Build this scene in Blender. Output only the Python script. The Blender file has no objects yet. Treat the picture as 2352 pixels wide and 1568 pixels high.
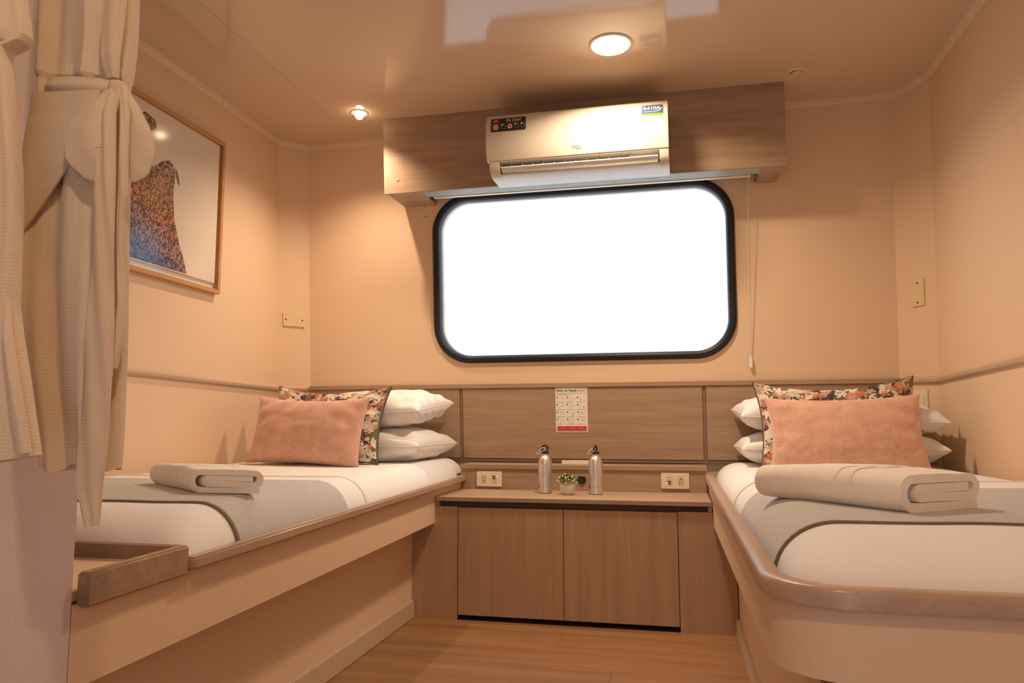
import bpy, bmesh, math, random
from mathutils import Vector, Matrix, noise
random.seed(7)
PI = math.pi
sc = bpy.context.scene
COL = sc.collection

# ------------------------------------------------------------------ camera
YAW, PIT, ROL = .218048, .108937, -.00187957
fw = Vector((-math.sin(YAW)*math.cos(PIT), math.cos(YAW)*math.cos(PIT), math.sin(PIT)))
rt = Vector((math.cos(YAW), math.sin(YAW), 0)); up = rt.cross(fw)
r2 = rt*math.cos(ROL)+up*math.sin(ROL); u2 = -rt*math.sin(ROL)+up*math.cos(ROL)
cam = bpy.data.objects.new('camera', bpy.data.cameras.new('camera')); COL.objects.link(cam)
cam.matrix_world = Matrix(((r2.x, u2.x, -fw.x, 0), (r2.y, u2.y, -fw.y, 0), (r2.z, u2.z, -fw.z, .783), (0, 0, 0, 1)))
cam.data.sensor_fit = 'HORIZONTAL'; cam.data.sensor_width = 36; cam.data.lens = 36*1694.98/2352
cam.data.clip_start = .02
sc.camera = cam

# ------------------------------------------------------------------ world, exposure
w = bpy.data.worlds.new('daylight'); sc.world = w; w.use_nodes = True
bg = w.node_tree.nodes['Background']; bg.inputs[0].default_value = (.74, .87, 1.0, 1); bg.inputs[1].default_value = 1.35
vs = sc.view_settings
vs.view_transform = 'Standard'; vs.look = 'None'; vs.gamma = 1; vs.use_curve_mapping = False; vs.exposure = 0.42
WARM = (1.0, .775, .545)
WARM_SPOT = (1.0, .75, .53)
WARM_REAR = (1.0, .67, .40)
P_DOWN, P_SPOT, P_REAR = 13.5, 30.0, 7.5

# ------------------------------------------------------------------ materials
def lin(c): return tuple((x/12.92 if x <= .04045 else ((x+.055)/1.055)**2.4) for x in c)+(1,)
def new_mat(name, col, rough=.5, spec=.5, metal=0):
    m = bpy.data.materials.new(name); m.use_nodes = True
    b = m.node_tree.nodes['Principled BSDF']
    b.inputs['Base Color'].default_value = (*col[:3], 1); b.inputs['Roughness'].default_value = rough
    b.inputs['Specular IOR Level'].default_value = spec; b.inputs['Metallic'].default_value = metal
    return m, m.node_tree, b
def nd(nt, t, **k):
    n = nt.nodes.new(t)
    for a, v in k.items(): setattr(n, a, v)
    return n
def coords(nt, scale=(1, 1, 1)):
    tc = nd(nt, 'ShaderNodeTexCoord'); mp = nd(nt, 'ShaderNodeMapping'); mp.inputs['Scale'].default_value = scale
    nt.links.new(tc.outputs['Object'], mp.inputs['Vector']); return mp.outputs[0]
def ramp(nt, fac, stops):
    r = nd(nt, 'ShaderNodeValToRGB'); e = r.color_ramp.elements
    while len(e) < len(stops): e.new(.5)
    for q, (p, c) in zip(e, stops): q.position = p; q.color = (*c[:3], 1)
    nt.links.new(fac, r.inputs[0]); return r.outputs[0]
def bump(nt, b, height, strength=.2, dist=.002):
    bp = nd(nt, 'ShaderNodeBump'); bp.inputs['Strength'].default_value = strength; bp.inputs['Distance'].default_value = dist
    nt.links.new(height, bp.inputs['Height']); nt.links.new(bp.outputs[0], b.inputs['Normal'])
def noise_n(nt, vec, scale, detail=4, rough=.55):
    n = nd(nt, 'ShaderNodeTexNoise'); n.inputs['Scale'].default_value = scale; n.inputs['Detail'].default_value = detail
    n.inputs['Roughness'].default_value = rough; nt.links.new(vec, n.inputs['Vector']); return n.outputs[0]
def plain(name, col, rough=.5, spec=.5, var=.06, scale=30, bmp=0, metal=0, dist=.001):
    m, nt, b = new_mat(name, col, rough, spec, metal)
    f = noise_n(nt, coords(nt), scale)
    c = ramp(nt, f, [(.3, [x*(1-var) for x in col]), (.7, [min(1, x*(1+var)) for x in col])])
    nt.links.new(c, b.inputs['Base Color'])
    if bmp: bump(nt, b, f, bmp, dist)
    return m
def wood(name, c1, c2, axis='x', rough=.45, spec=.4, k=1.0):
    m, nt, b = new_mat(name, c1, rough, spec)
    s = {'x': (.9, 14, 14), 'y': (14, .9, 14), 'z': (14, 14, .9)}[axis]
    v = coords(nt, [q*k for q in s])
    n1 = noise_n(nt, v, 1.6, 6, .6)
    s2 = {'x': (3, 90, 90), 'y': (90, 3, 90), 'z': (90, 90, 3)}[axis]
    n2 = noise_n(nt, coords(nt, [q*k for q in s2]), 1.5, 3)
    mx = nd(nt, 'ShaderNodeMix'); mx.data_type = 'FLOAT'; mx.inputs[0].default_value = .4
    nt.links.new(n1, mx.inputs[2]); nt.links.new(n2, mx.inputs[3])
    c = ramp(nt, mx.outputs[0], [(.33, c2), (.5, [(p+q)/2 for p, q in zip(c1, c2)]), (.68, c1)])
    nt.links.new(c, b.inputs['Base Color']); bump(nt, b, mx.outputs[0], .12, .0006)
    return m
def emis(name, col, st):
    m = bpy.data.materials.new(name); m.use_nodes = True; nt = m.node_tree
    nt.nodes.remove(nt.nodes['Principled BSDF']); e = nd(nt, 'ShaderNodeEmission')
    e.inputs[0].default_value = (*col, 1); e.inputs[1].default_value = st
    nt.links.new(e.outputs[0], nt.nodes['Material Output'].inputs[0]); return m
def weave(name, col, scale, rough=.9, bs=.5, dist=.001, var=.08, sheen=.3):
    m, nt, b = new_mat(name, col, rough, .2)
    vec = coords(nt)
    f = noise_n(nt, vec, scale*.12, 3); f2 = noise_n(nt, vec, scale, 2)
    mx = nd(nt, 'ShaderNodeMix'); mx.data_type = 'FLOAT'; mx.inputs[0].default_value = .5
    nt.links.new(f, mx.inputs[2]); nt.links.new(f2, mx.inputs[3])
    c = ramp(nt, mx.outputs[0], [(.35, [x*(1-var) for x in col]), (.65, [min(1, x*(1+var)) for x in col])])
    nt.links.new(c, b.inputs['Base Color']); bump(nt, b, f2, bs, dist)
    b.inputs['Sheen Weight'].default_value = sheen
    return m
def waffle(name, col):
    m, nt, b = new_mat(name, col, .95, .15)
    tc = nd(nt, 'ShaderNodeTexCoord'); sx = nd(nt, 'ShaderNodeSeparateXYZ'); nt.links.new(tc.outputs['UV'], sx.inputs[0])
    out = []
    for i in (0, 1):
        mu = nd(nt, 'ShaderNodeMath', operation='MULTIPLY'); nt.links.new(sx.outputs[i], mu.inputs[0]); mu.inputs[1].default_value = 2*PI/.0046
        si = nd(nt, 'ShaderNodeMath', operation='SINE'); nt.links.new(mu.outputs[0], si.inputs[0]); out.append(si.outputs[0])
    mx = nd(nt, 'ShaderNodeMath', operation='MAXIMUM'); nt.links.new(out[0], mx.inputs[0]); nt.links.new(out[1], mx.inputs[1])
    n = noise_n(nt, coords(nt), 18, 3)
    c = ramp(nt, n, [(.3, [x*.93 for x in col]), (.7, col)])
    nt.links.new(c, b.inputs['Base Color']); bump(nt, b, mx.outputs[0], .28, .0005)
    b.inputs['Sheen Weight'].default_value = .3
    return m
def glass(name, tint=(1, 1, 1), gl=.10):
    m = bpy.data.materials.new(name); m.use_nodes = True; nt = m.node_tree
    nt.nodes.remove(nt.nodes['Principled BSDF'])
    t = nd(nt, 'ShaderNodeBsdfTransparent'); t.inputs[0].default_value = (*tint, 1)
    g = nd(nt, 'ShaderNodeBsdfGlossy'); g.inputs['Roughness'].default_value = .11
    lw = nd(nt, 'ShaderNodeLayerWeight'); lw.inputs[0].default_value = .5
    pw = nd(nt, 'ShaderNodeMath', operation='POWER'); nt.links.new(lw.outputs['Facing'], pw.inputs[0]); pw.inputs[1].default_value = 4.5
    fr = nd(nt, 'ShaderNodeMath', operation='MULTIPLY_ADD'); nt.links.new(pw.outputs[0], fr.inputs[0]); fr.inputs[1].default_value = .5; fr.inputs[2].default_value = .022
    mx = nd(nt, 'ShaderNodeMixShader'); nt.links.new(fr.outputs[0], mx.inputs[0]); nt.links.new(t.outputs[0], mx.inputs[1]); nt.links.new(g.outputs[0], mx.inputs[2])
    nt.links.new(mx.outputs[0], nt.nodes['Material Output'].inputs[0]); return m

M = {}
M['wall'] = plain('cream_wall_vinyl', (.77, .57, .39), .55, .3, .03, 240, .12, dist=.0006)
M['ceil'] = plain('gloss_cream_ceiling', (.64, .48, .35), .09, .5, .02, 3)
M['cornice'] = plain('cream_cornice', (.72, .54, .39), .4, .4, .03, 20)
M['part'] = plain('pale_partition_laminate', (.74, .64, .62), .5, .3, .05, 260, .1, dist=.0005)
M['floor'] = wood('warm_oak_floor', (.38, .195, .086), (.20, .096, .042), 'x', .42, .4, .8)
M['oak'] = wood('grey_oak_laminate', (.47, .32, .213), (.31, .203, .130), 'x', .5, .35)
M['oakz'] = wood('grey_oak_laminate_upright', (.54, .36, .225), (.41, .26, .155), 'z', .5, .35)
M['oaky'] = wood('grey_oak_laminate_lengthwise', (.52, .37, .27), (.40, .27, .19), 'y', .32, .5)
M['oakdark'] = wood('recess_oak', (.30, .20, .15), (.22, .145, .11), 'x', .6, .25)
M['panel'] = plain('beige_bed_panel', (.80, .59, .41), .5, .35, .03, 200, .08, dist=.0005)
M['railwood'] = wood('pale_beige_rail_wood', (.60, .44, .315), (.50, .355, .25), 'y', .4, .45)
M['skirt'] = plain('beige_skirting', (.60, .44, .32), .35, .5, .05, 30)
M['black'] = plain('black_rubber', (.012, .012, .018), .45, .4, .1, 60)
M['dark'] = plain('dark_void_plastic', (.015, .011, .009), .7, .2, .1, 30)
M['sheet'] = weave('white_cotton', (.88, .86, .86), 900, .85, .12, .0004, .02)
M['pillow'] = weave('cream_white_cotton', (.87, .83, .79), 900, .85, .12, .0004, .02)
M['grey'] = weave('grey_felt_wool', (.54, .515, .495), 700, .95, .45, .0008, .09)
M['hem'] = weave('taupe_stitched_hem', (.20, .16, .12), 500, .95, .3, .0006, .1)
M['towel'] = weave('cream_terry', (.95, .89, .80), 420, .98, .35, .0008, .05, .2)
M['pink'] = weave('dusty_pink_velvet', (.69, .40, .29), 160, .85, .35, .0012, .16, .6)
M['olive'] = weave('olive_linen_print_ground', (.175, .145, .095), 500, .9, .3, .0006, .15)
M['pr_cream'] = plain('cream_leaf_print', (.74, .66, .55), .9, .2, .1, 60)
M['pr_dark'] = plain('plum_leaf_print', (.085, .055, .06), .9, .2, .2, 60)
M['pr_rose'] = plain('rust_petal_print', (.58, .20, .13), .9, .2, .2, 60)
M['pr_tan'] = plain('tan_petal_print', (.56, .38, .27), .9, .2, .2, 60)
M['robe'] = waffle('cream_waffle_cotton', (.78, .64, .49))
M['acwhite'] = plain('gloss_white_plastic', (.62, .55, .46), .22, .5, .01, 8)
M['acgrey'] = plain('satin_louver_plastic', (.66, .67, .68), .25, .5, .02, 8)
M['ivory'] = plain('ivory_plastic', (.80, .70, .54), .35, .5, .02, 20)
M['ivory2'] = plain('yellowed_ivory_plastic', (.76, .59, .35), .35, .5, .02, 20)
M['socket'] = plain('ivory_socket_insert', (.68, .55, .36), .4, .4, .02, 20)
M['metal'] = plain('bright_steel', (.78, .76, .74), .25, .5, .03, 30, metal=1)
M['galv'] = plain('pale_green_grey_laminate', (.36, .40, .36), .5, .4, .12, 14)
M['white'] = plain('white_paint', (.80, .77, .72), .5, .4, .02, 20)
M['paper'] = plain('white_paper', (.82, .78, .72), .6, .3, .01, 20)
M['ink'] = plain('black_ink', (.02, .018, .016), .6, .3, .1, 20)
M['inkgrey'] = plain('grey_ink', (.27, .235, .20), .6, .3, .1, 20)
M['inkpale'] = plain('pale_grey_ink', (.58, .51, .44), .6, .3, .1, 20)
M['inkred'] = plain('red_ink', (.62, .05, .035), .6, .3, .1, 20)
M['stblack'] = plain('black_sticker', (.022, .016, .013), .35, .5, .3, 20)
M['gold'] = plain('gold_ink', (.62, .42, .16), .4, .5, .1, 20)
M['blue'] = plain('blue_sticker', (.06, .10, .21), .6, .2, .15, 30)
M['green'] = plain('lime_sticker_band', (.17, .30, .02), .6, .2, .1, 30)
M['frame'] = wood('orange_pine_frame', (.62, .33, .14), (.50, .24, .09), 'y', .45, .4)
M['cap'] = plain('black_cap_plastic', (.012, .012, .012), .35, .5, .1, 30)
M['leaf'] = plain('plant_leaf', (.10, .22, .035), .5, .4, .45, 90)
M['bud'] = plain('white_bud', (.80, .78, .66), .6, .3, .05, 40)
M['glass'] = glass('window_glass', (.98, 1, 1))
M['picglass'] = glass('picture_glass')
M['bulb'] = emis('lamp_glow', (1.0, .80, .52), 9.0)
M['spotbulb'] = emis('spot_glow', (1.0, .74, .46), 30.0)
M['led'] = emis('display_glow', (1.0, 1.0, 1.0), 1.6)
def brushed():
    m, nt, b = new_mat('brushed_aluminium', (.80, .76, .72), .38, .5, 1)
    f = noise_n(nt, coords(nt, (40, 40, 700)), 1, 3)
    c = ramp(nt, f, [(.3, (.72, .69, .66)), (.7, (.86, .82, .78))]); nt.links.new(c, b.inputs['Base Color'])
    bump(nt, b, f, .15, .0003); return m
M['alu'] = brushed()
def speckle():
    m, nt, b = new_mat('speckled_animal_print', (.5, .3, .2), .5, .3)
    v = coords(nt)
    sx = nd(nt, 'ShaderNodeSeparateXYZ'); nt.links.new(v, sx.inputs[0])
    mr = nd(nt, 'ShaderNodeMapRange'); mr.inputs[1].default_value = .02; mr.inputs[2].default_value = .40
    ad = nd(nt, 'ShaderNodeMath', operation='MULTIPLY_ADD'); ad.inputs[1].default_value = .45
    nt.links.new(sx.outputs[1], ad.inputs[0]); nt.links.new(sx.outputs[2], ad.inputs[2]); nt.links.new(ad.outputs[0], mr.inputs[0])
    base = ramp(nt, mr.outputs[0], [(.0, (.10, .17, .42)), (.32, (.46, .28, .26)), (.55, (.55, .25, .10)), (.8, (.45, .24, .12)), (1, (.5, .33, .2))])
    vo = nd(nt, 'ShaderNodeTexNoise'); vo.inputs['Scale'].default_value = 105; vo.inputs['Detail'].default_value = 5; nt.links.new(v, vo.inputs['Vector'])
    sp = ramp(nt, vo.outputs[0], [(.42, (.10, .07, .09)), (.50, (.62, .55, .55)), (.62, (1.25, 1.1, 1.0))])
    mx = nd(nt, 'ShaderNodeMix'); mx.data_type = 'RGBA'; mx.blend_type = 'MULTIPLY'; mx.inputs[0].default_value = .95
    nt.links.new(base, mx.inputs[6]); nt.links.new(sp, mx.inputs[7]); nt.links.new(mx.outputs[2], b.inputs['Base Color']); return m
M['speckle'] = speckle()
M['prbg'] = plain('pale_sand_print', (.80, .70, .58), .5, .3, .05, 7)

# ------------------------------------------------------------------ builders
ORG = {}
class B:
    def __init__(s): s.v = []; s.f = []; s.mi = []; s.uv = None
    def add(s, vs, fs, mi=0):
        o = len(s.v); s.v += [tuple(p) for p in vs]; s.f += [tuple(i+o for i in q) for q in fs]; s.mi += [mi]*len(fs); return s
    def box(s, x0, x1, y0, y1, z0, z1, mi=0):
        return s.add([(x0, y0, z0), (x1, y0, z0), (x1, y1, z0), (x0, y1, z0), (x0, y0, z1), (x1, y0, z1), (x1, y1, z1), (x0, y1, z1)],
                     [(3, 2, 1, 0), (4, 5, 6, 7), (0, 1, 5, 4), (1, 2, 6, 5), (2, 3, 7, 6), (3, 0, 4, 7)], mi)
    def hexa(s, p, mi=0):   # p: 4 bottom + 4 top
        return s.add(p, [(3, 2, 1, 0), (4, 5, 6, 7), (0, 1, 5, 4), (1, 2, 6, 5), (2, 3, 7, 6), (3, 0, 4, 7)], mi)
    def prism(s, poly, fn0, fn1, mi=0):   # poly list of 2d; fn maps 2d -> 3d for both caps
        n = len(poly); a = [fn0(*p) for p in poly]; b = [fn1(*p) for p in poly]
        return s.add(a+b, [tuple(range(n))[::-1], tuple(range(n, 2*n))]+[(i, (i+1) % n, n+(i+1) % n, n+i) for i in range(n)], mi)
    def flat(s, poly, fn, mi=0):
        return s.add([fn(*p) for p in poly], [tuple(range(len(poly)))], mi)
    def lathe(s, c, prof, n=32, mi=0, axis=(0, 0, 1)):
        ax = Vector(axis).normalized(); t = Vector((1, 0, 0)) if abs(ax.x) < .9 else Vector((0, 1, 0)); e1 = ax.cross(t).normalized(); e2 = ax.cross(e1)
        c = Vector(c); vs = []
        for r, h in prof:
            for i in range(n):
                a = 2*PI*i/n; vs.append(c+ax*h+(e1*math.cos(a)+e2*math.sin(a))*r)
        fs = [(j*n+i, j*n+(i+1) % n, (j+1)*n+(i+1) % n, (j+1)*n+i) for j in range(len(prof)-1) for i in range(n)]
        fs.append(tuple(range(n))[::-1]); fs.append(tuple((len(prof)-1)*n+i for i in range(n)))
        return s.add(vs, fs, mi)
    def tube(s, path, r, n=8, closed=False, mi=0):
        P = [Vector(p) for p in path]; m = len(P); vs = []; e1 = None
        for i in range(m):
            a = P[(i-1) % m] if (closed or i) else P[0]; b = P[(i+1) % m] if (closed or i < m-1) else P[-1]
            t = (b-a).normalized()
            if e1 is None: e1 = t.orthogonal().normalized()
            e1 = (e1-t*e1.dot(t)).normalized(); e2 = t.cross(e1)
            rr = r[i] if isinstance(r, (list, tuple)) else r
            vs += [P[i]+(e1*math.cos(2*PI*k/n)+e2*math.sin(2*PI*k/n))*rr for k in range(n)]
        seg = m if closed else m-1
        fs = [(i*n+k, i*n+(k+1) % n, ((i+1) % m)*n+(k+1) % n, ((i+1) % m)*n+k) for i in range(seg) for k in range(n)]
        if not closed: fs += [tuple(range(n))[::-1], tuple((m-1)*n+k for k in range(n))]
        return s.add(vs, fs, mi)
    def sweep(s, prof, path, closed=False, up=(0, 0, 1), mi=0):   # prof (n,z): n to the left of travel, along the mitred normal
        U = Vector(up); P = [Vector(p) for p in path]; m = len(P); k = len(prof); vs = []
        for i in range(m):
            d0 = (P[i]-P[i-1]) if (closed or i) else None; d1 = (P[(i+1) % m]-P[i]) if (closed or i < m-1) else None
            n0 = U.cross(d0).normalized() if d0 is not None and d0.length > 1e-9 else None
            n1 = U.cross(d1).normalized() if d1 is not None and d1.length > 1e-9 else None
            nn = (n0 or n1) if (n0 is None or n1 is None) else (n0+n1)/max(.2, 1+n0.dot(n1))
            vs += [P[i]+nn*a+U*b for a, b in prof]
        seg = m if closed else m-1
        fs = [(i*k+j, i*k+(j+1) % k, ((i+1) % m)*k+(j+1) % k, ((i+1) % m)*k+j) for i in range(seg) for j in range(k)]
        if not closed: fs += [tuple(range(k)), tuple((m-1)*k+j for j in range(k))[::-1]]
        return s.add(vs, fs, mi)
    def grid(s, fn, nu, nv, wu=False, wv=False, mi=0):
        vs = [fn(i/(nu if wu else nu-1), j/(nv if wv else nv-1)) for j in range(nv) for i in range(nu)]
        fs = [(j*nu+i, j*nu+(i+1) % nu, ((j+1) % nv)*nu+(i+1) % nu, ((j+1) % nv)*nu+i) for j in range(nv if wv else nv-1) for i in range(nu if wu else nu-1)]
        return s.add(vs, fs, mi)

def obj(name, b, mat, parent=None, smooth=None, bevel=0, seg=2, label=None, kind=None, fix=True):
    vs = [Vector(p) for p in b.v]
    if parent is not None: o0 = ORG[parent.name]
    else:
        o0 = Vector(((min(p.x for p in vs)+max(p.x for p in vs))/2, (min(p.y for p in vs)+max(p.y for p in vs))/2, min(p.z for p in vs)))
    me = bpy.data.meshes.new(name); me.from_pydata([p-o0 for p in vs], [], b.f)
    mats = mat if isinstance(mat, (list, tuple)) else [mat]
    for m in mats: me.materials.append(M[m] if isinstance(m, str) else m)
    if len(mats) > 1: me.polygons.foreach_set('material_index', b.mi)
    if bevel or fix:
        bm = bmesh.new(); bm.from_mesh(me)
        if fix: bmesh.ops.recalc_face_normals(bm, faces=bm.faces)
        if bevel: bmesh.ops.bevel(bm, geom=[e for e in bm.edges if len(e.link_faces) == 2 and e.calc_face_angle(0) > .6], offset=bevel, segments=seg, affect='EDGES', clamp_overlap=True)
        bm.to_mesh(me); bm.free()
    if b.uv:
        ul = me.uv_layers.new(name='UVMap')
        for lp in me.loops: ul.data[lp.index].uv = b.uv[lp.vertex_index]
    if smooth is None: smooth = bool(bevel)
    if smooth is not False:
        me.polygons.foreach_set('use_smooth', [True]*len(me.polygons))
        me.set_sharp_from_angle(angle=math.radians(smooth if isinstance(smooth, (int, float)) and smooth is not True else 40))
    o = bpy.data.objects.new(name, me); COL.objects.link(o)
    if parent is not None: o.parent = parent
    else: o.location = o0
    ORG[o.name] = o0
    if label: o['label'] = label
    if kind: o['kind'] = kind
    return o
def tag(o, label, cat, group=None):
    o['label'] = label; o['category'] = cat
    if group: o['group'] = group
    return o
def thing(name, label, cat, loc, group=None, kind=None):
    o = bpy.data.objects.new(name, None); COL.objects.link(o); o.location = loc; o.empty_display_size = .05
    ORG[o.name] = Vector(loc)
    if kind: o['kind'] = kind
    if label: o['label'] = label
    if cat: o['category'] = cat
    if group: o['group'] = group
    return o
def struct(name, b, mat, **k):
    o = obj(name, b, mat, **k); o['kind'] = 'structure'; return o
def text2d(s, size, shear=0, bold=0):
    cu = bpy.data.curves.new('lettering', 'FONT'); cu.body = s; cu.size = size; cu.shear = shear; cu.offset = bold; cu.resolution_u = 3
    cu.align_x = 'CENTER'; cu.align_y = 'CENTER'
    o = bpy.data.objects.new('lettering', cu); COL.objects.link(o)
    dg = bpy.context.evaluated_depsgraph_get(); me = bpy.data.meshes.new_from_object(o.evaluated_get(dg))
    v = [(p.co.x, p.co.y) for p in me.vertices]; f = [tuple(p.vertices) for p in me.polygons]
    bpy.data.objects.remove(o); bpy.data.curves.remove(cu); bpy.data.meshes.remove(me)
    return v, f
def put_text(b, s, size, fn, cx=0, cy=0, shear=0, bold=0, width=None, mi=0):
    v, f = text2d(s, size, shear, bold)
    if width:
        w0 = max(p[0] for p in v)-min(p[0] for p in v); k = width/w0; v = [(p[0]*k, p[1]) for p in v]
    b.add([fn(cx+p[0], cy+p[1]) for p in v], f, mi); return b
def rrect(cx, cy, hw, hh, r, n=10):
    out = []
    for sx, sy, a0 in ((1, 1, 0), (-1, 1, 90), (-1, -1, 180), (1, -1, 270)):
        for i in range(n+1):
            a = math.radians(a0+90*i/n); out.append((cx+sx*(hw-r)+r*math.cos(a), cy+sy*(hh-r)+r*math.sin(a)))
    return out
def disc(cx, cy, r, n=16): return [(cx+r*math.cos(2*PI*i/n), cy+r*math.sin(2*PI*i/n)) for i in range(n)]
def ns(p, s=1.0): return noise.noise(Vector(p)*s)

# ------------------------------------------------------------------ the room
SL = .085                      # the window wall leans inwards towards the top
XL, XR, ZC = -1.93, 1.045, 2.2
def WY(z): return 3.5-SL*(z-.62)
NW = Vector((0, -1, -SL)).normalized()
def WP(x, z, off=0): return Vector((x, WY(z), z))+NW*off      # point on the window wall, off metres into the room
def lean(z): return SL*(2.177-z)
XA, XB = -1.825, .945          # where the window wall ends in the angled corners
YA, YB = 3.258, 3.195          # where the angled corners meet the side walls (at the cornice)

fl = thing('floor', None, None, (-.44, 1.5, 0), kind='structure')
obj('subfloor', B().box(XL-.05, XR+.05, -.75, 3.6, -.05, -.006), 'oakdark', fl)
y = 3.0; row = 0
while y > -.7:
    off = (-.31, .12, -.62, .33)[row % 4]; xs = [-1.25, off-.55, off+.45, 1.2] if row % 2 else [-1.25, off, 1.2]
    xs = sorted(q for q in xs if -1.26 < q < 1.21)
    for a, c in zip(xs[:-1], xs[1:]):
        if c-a > .1: obj('plank', B().box(a+.0004, c-.0004, y-.1796, y-.0004, -.006, 0), 'floor', fl)
    y -= .18; row += 1

def wall_back():
    bm = bmesh.new()
    outer = [(XA, -.03), (XB, -.03), (XB, ZC+.05), (XA, ZC+.05)]
    inner = rrect(-.439, 1.482, .683, .378, .15)
    loops = []
    for off in (0, -.07):
        ed = []
        for poly in (outer, inner):
            vs = [bm.verts.new(WP(x, z, off)) for x, z in poly]; loops.append(vs)
            ed += [bm.edges.new((vs[i], vs[(i+1) % len(vs)])) for i in range(len(vs))]
        bmesh.ops.triangle_fill(bm, use_beauty=True, use_dissolve=False, edges=ed)
    for a, c in ((loops[0], loops[2]), (loops[1], loops[3])):
        for i in range(len(a)): bm.faces.new((a[i], a[(i+1) % len(a)], c[(i+1) % len(a)], c[i]))
    bmesh.ops.recalc_face_normals(bm, faces=bm.faces); bm.normal_update()
    bm.verts.index_update()
    b = B(); b.add([v.co for v in bm.verts], [tuple(v.index for v in f.verts) for f in bm.faces]); bm.free()
    return struct('wall_back', b, 'wall')
wall_back()
def leanwall(name, p, q, t):      # p,q plan points at the cornice height; t thickness outwards
    d = Vector((q[0]-p[0], q[1]-p[1], 0)).normalized(); n = Vector((d.y, -d.x, 0))*t
    b = B(); pts = []
    for z in (-.03, ZC+.05):
        for a in (p, q): pts.append(Vector((a[0], a[1]+lean(z), z)))
        for a in (q, p): pts.append(Vector((a[0], a[1]+lean(z), z))+n)
    b.hexa(pts); return struct(name, b, 'wall')
leanwall('wall_back_left', (XL, YA), (XA, WY(2.177)), -.05)
leanwall('wall_back_right', (XB, WY(2.177)), (XR, YB), -.05)
struct('wall_left', B().hexa([(XL-.06, .9, -.03), (XL, .9, -.03), (XL, YA+lean(-.03), -.03), (XL-.06, YA+lean(-.03), -.03),
                              (XL-.06, .9, ZC+.05), (XL, .9, ZC+.05), (XL, YA+lean(ZC+.05), ZC+.05), (XL-.06, YA+lean(ZC+.05), ZC+.05)]), 'wall')
struct('wall_right', B().hexa([(XR, -.75, -.03), (XR+.06, -.75, -.03), (XR+.06, YB+lean(-.03), -.03), (XR, YB+lean(-.03), -.03),
                               (XR, -.75, ZC+.05), (XR+.06, -.75, ZC+.05), (XR+.06, YB+lean(ZC+.05), ZC+.05), (XR, YB+lean(ZC+.05), ZC+.05)]), 'wall')
struct('wall_partition', B().box(XL-.06, -.97, -.75, 1.058, -.03, ZC+.05), 'part', bevel=.002)
# wall behind the camera with its doorway
struct('wall_front', B().box(-.97, -.20, -.81, -.75, -.03, ZC+.05).box(.32, XR+.06, -.81, -.75, -.03, ZC+.05).box(-.20, .32, -.81, -.75, 1.9, ZC+.05), 'wall')

ce = thing('ceiling', None, None, (-.44, 1.5, ZC), kind='structure')
obj('deckhead', B().box(XL-.05, XR+.05, -.8, 3.5, ZC+.004, ZC+.06), 'ceil', ce)
for a, c in ((XL-.05, -1.545), (-1.5435, 1.1)):
    obj('ceiling_panel', B().box(a, c, -.8, 3.5, ZC, ZC+.004), 'ceil', ce)

# cornice and chair-rail mouldings
COR = [(0, 0), (.004, 0), (.012, .006), (.014, .012), (.019, .014), (.022, .0229), (0, .0229)]
def plan(z): return [(XL, 1.06, z), (XL, YA+lean(z), z), (XA, WY(z), z), (XB, WY(z), z), (XR, YB+lean(z), z), (XR, -.74, z)]
pl = plan(2.177)
def seg(name, p, q, prof, mat, a=0, c=0):
    p, q = Vector(p), Vector(q)
    b = B().sweep([(-n, z) for n, z in prof], [p, q]); return struct(name, b, mat)
cornice = thing('trim_1', None, None, (-.44, 3.3, 2.177), kind='structure')
obj('cornice_strip', B().sweep([(-n, z) for n, z in COR], pl), 'cornice', cornice)
RAIL = [(0, -.003), (.009, -.003), (.015, .002), (.0165, .012), (.011, .020), (0, .022)]
chair = thing('trim_2', None, None, (XL, 2.3, .95), kind='structure')
obj('chair_rail', B().sweep([(-n, z) for n, z in RAIL], [(XL, 1.06, .975), (XL, 2.31, .958), (XL, YA+lean(.95)-.004, .942), (XA, WY(.95), .948)]), 'railwood', chair)
chair2 = thing('trim_3', None, None, (XR, 2.3, .95), kind='structure')
obj('chair_rail', B().sweep([(-n, z) for n, z in RAIL], [(XB, WY(.95), .948), (XR, YB+lean(.95)-.004, .942), (XR, 2.5, .962), (XR, -.74, .985)]), 'railwood', chair2)

# the window: rubber frame and pane
win = thing('window_1', None, None, (-.439, WY(1.08), 1.08), kind='structure')
fr = B(); prof = [(-.002, -.034), (.033, -.034), (.035, .004), (.029, .016), (.016, .021), (.005, .017), (-.001, .006)]
rr = rrect(-.439, 1.482, .683, .378, .15, 14); rr = rr[::-1]
e1, e2 = Vector((1, 0, 0)), Vector((0, -SL, 1)).normalized()
cen = WP(-.439, 1.482)
path = [WP(x, z) for x, z in rr]
fr.sweep(prof, path, closed=True, up=NW)
obj('window_frame', fr, 'black', win, smooth=50)
gp = rrect(-.439, 1.482, .681, .376, .148)
obj('window_pane', B().prism(gp, lambda x, z: WP(x, z, -.016), lambda x, z: WP(x, z, -.020)), 'glass', win)

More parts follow.
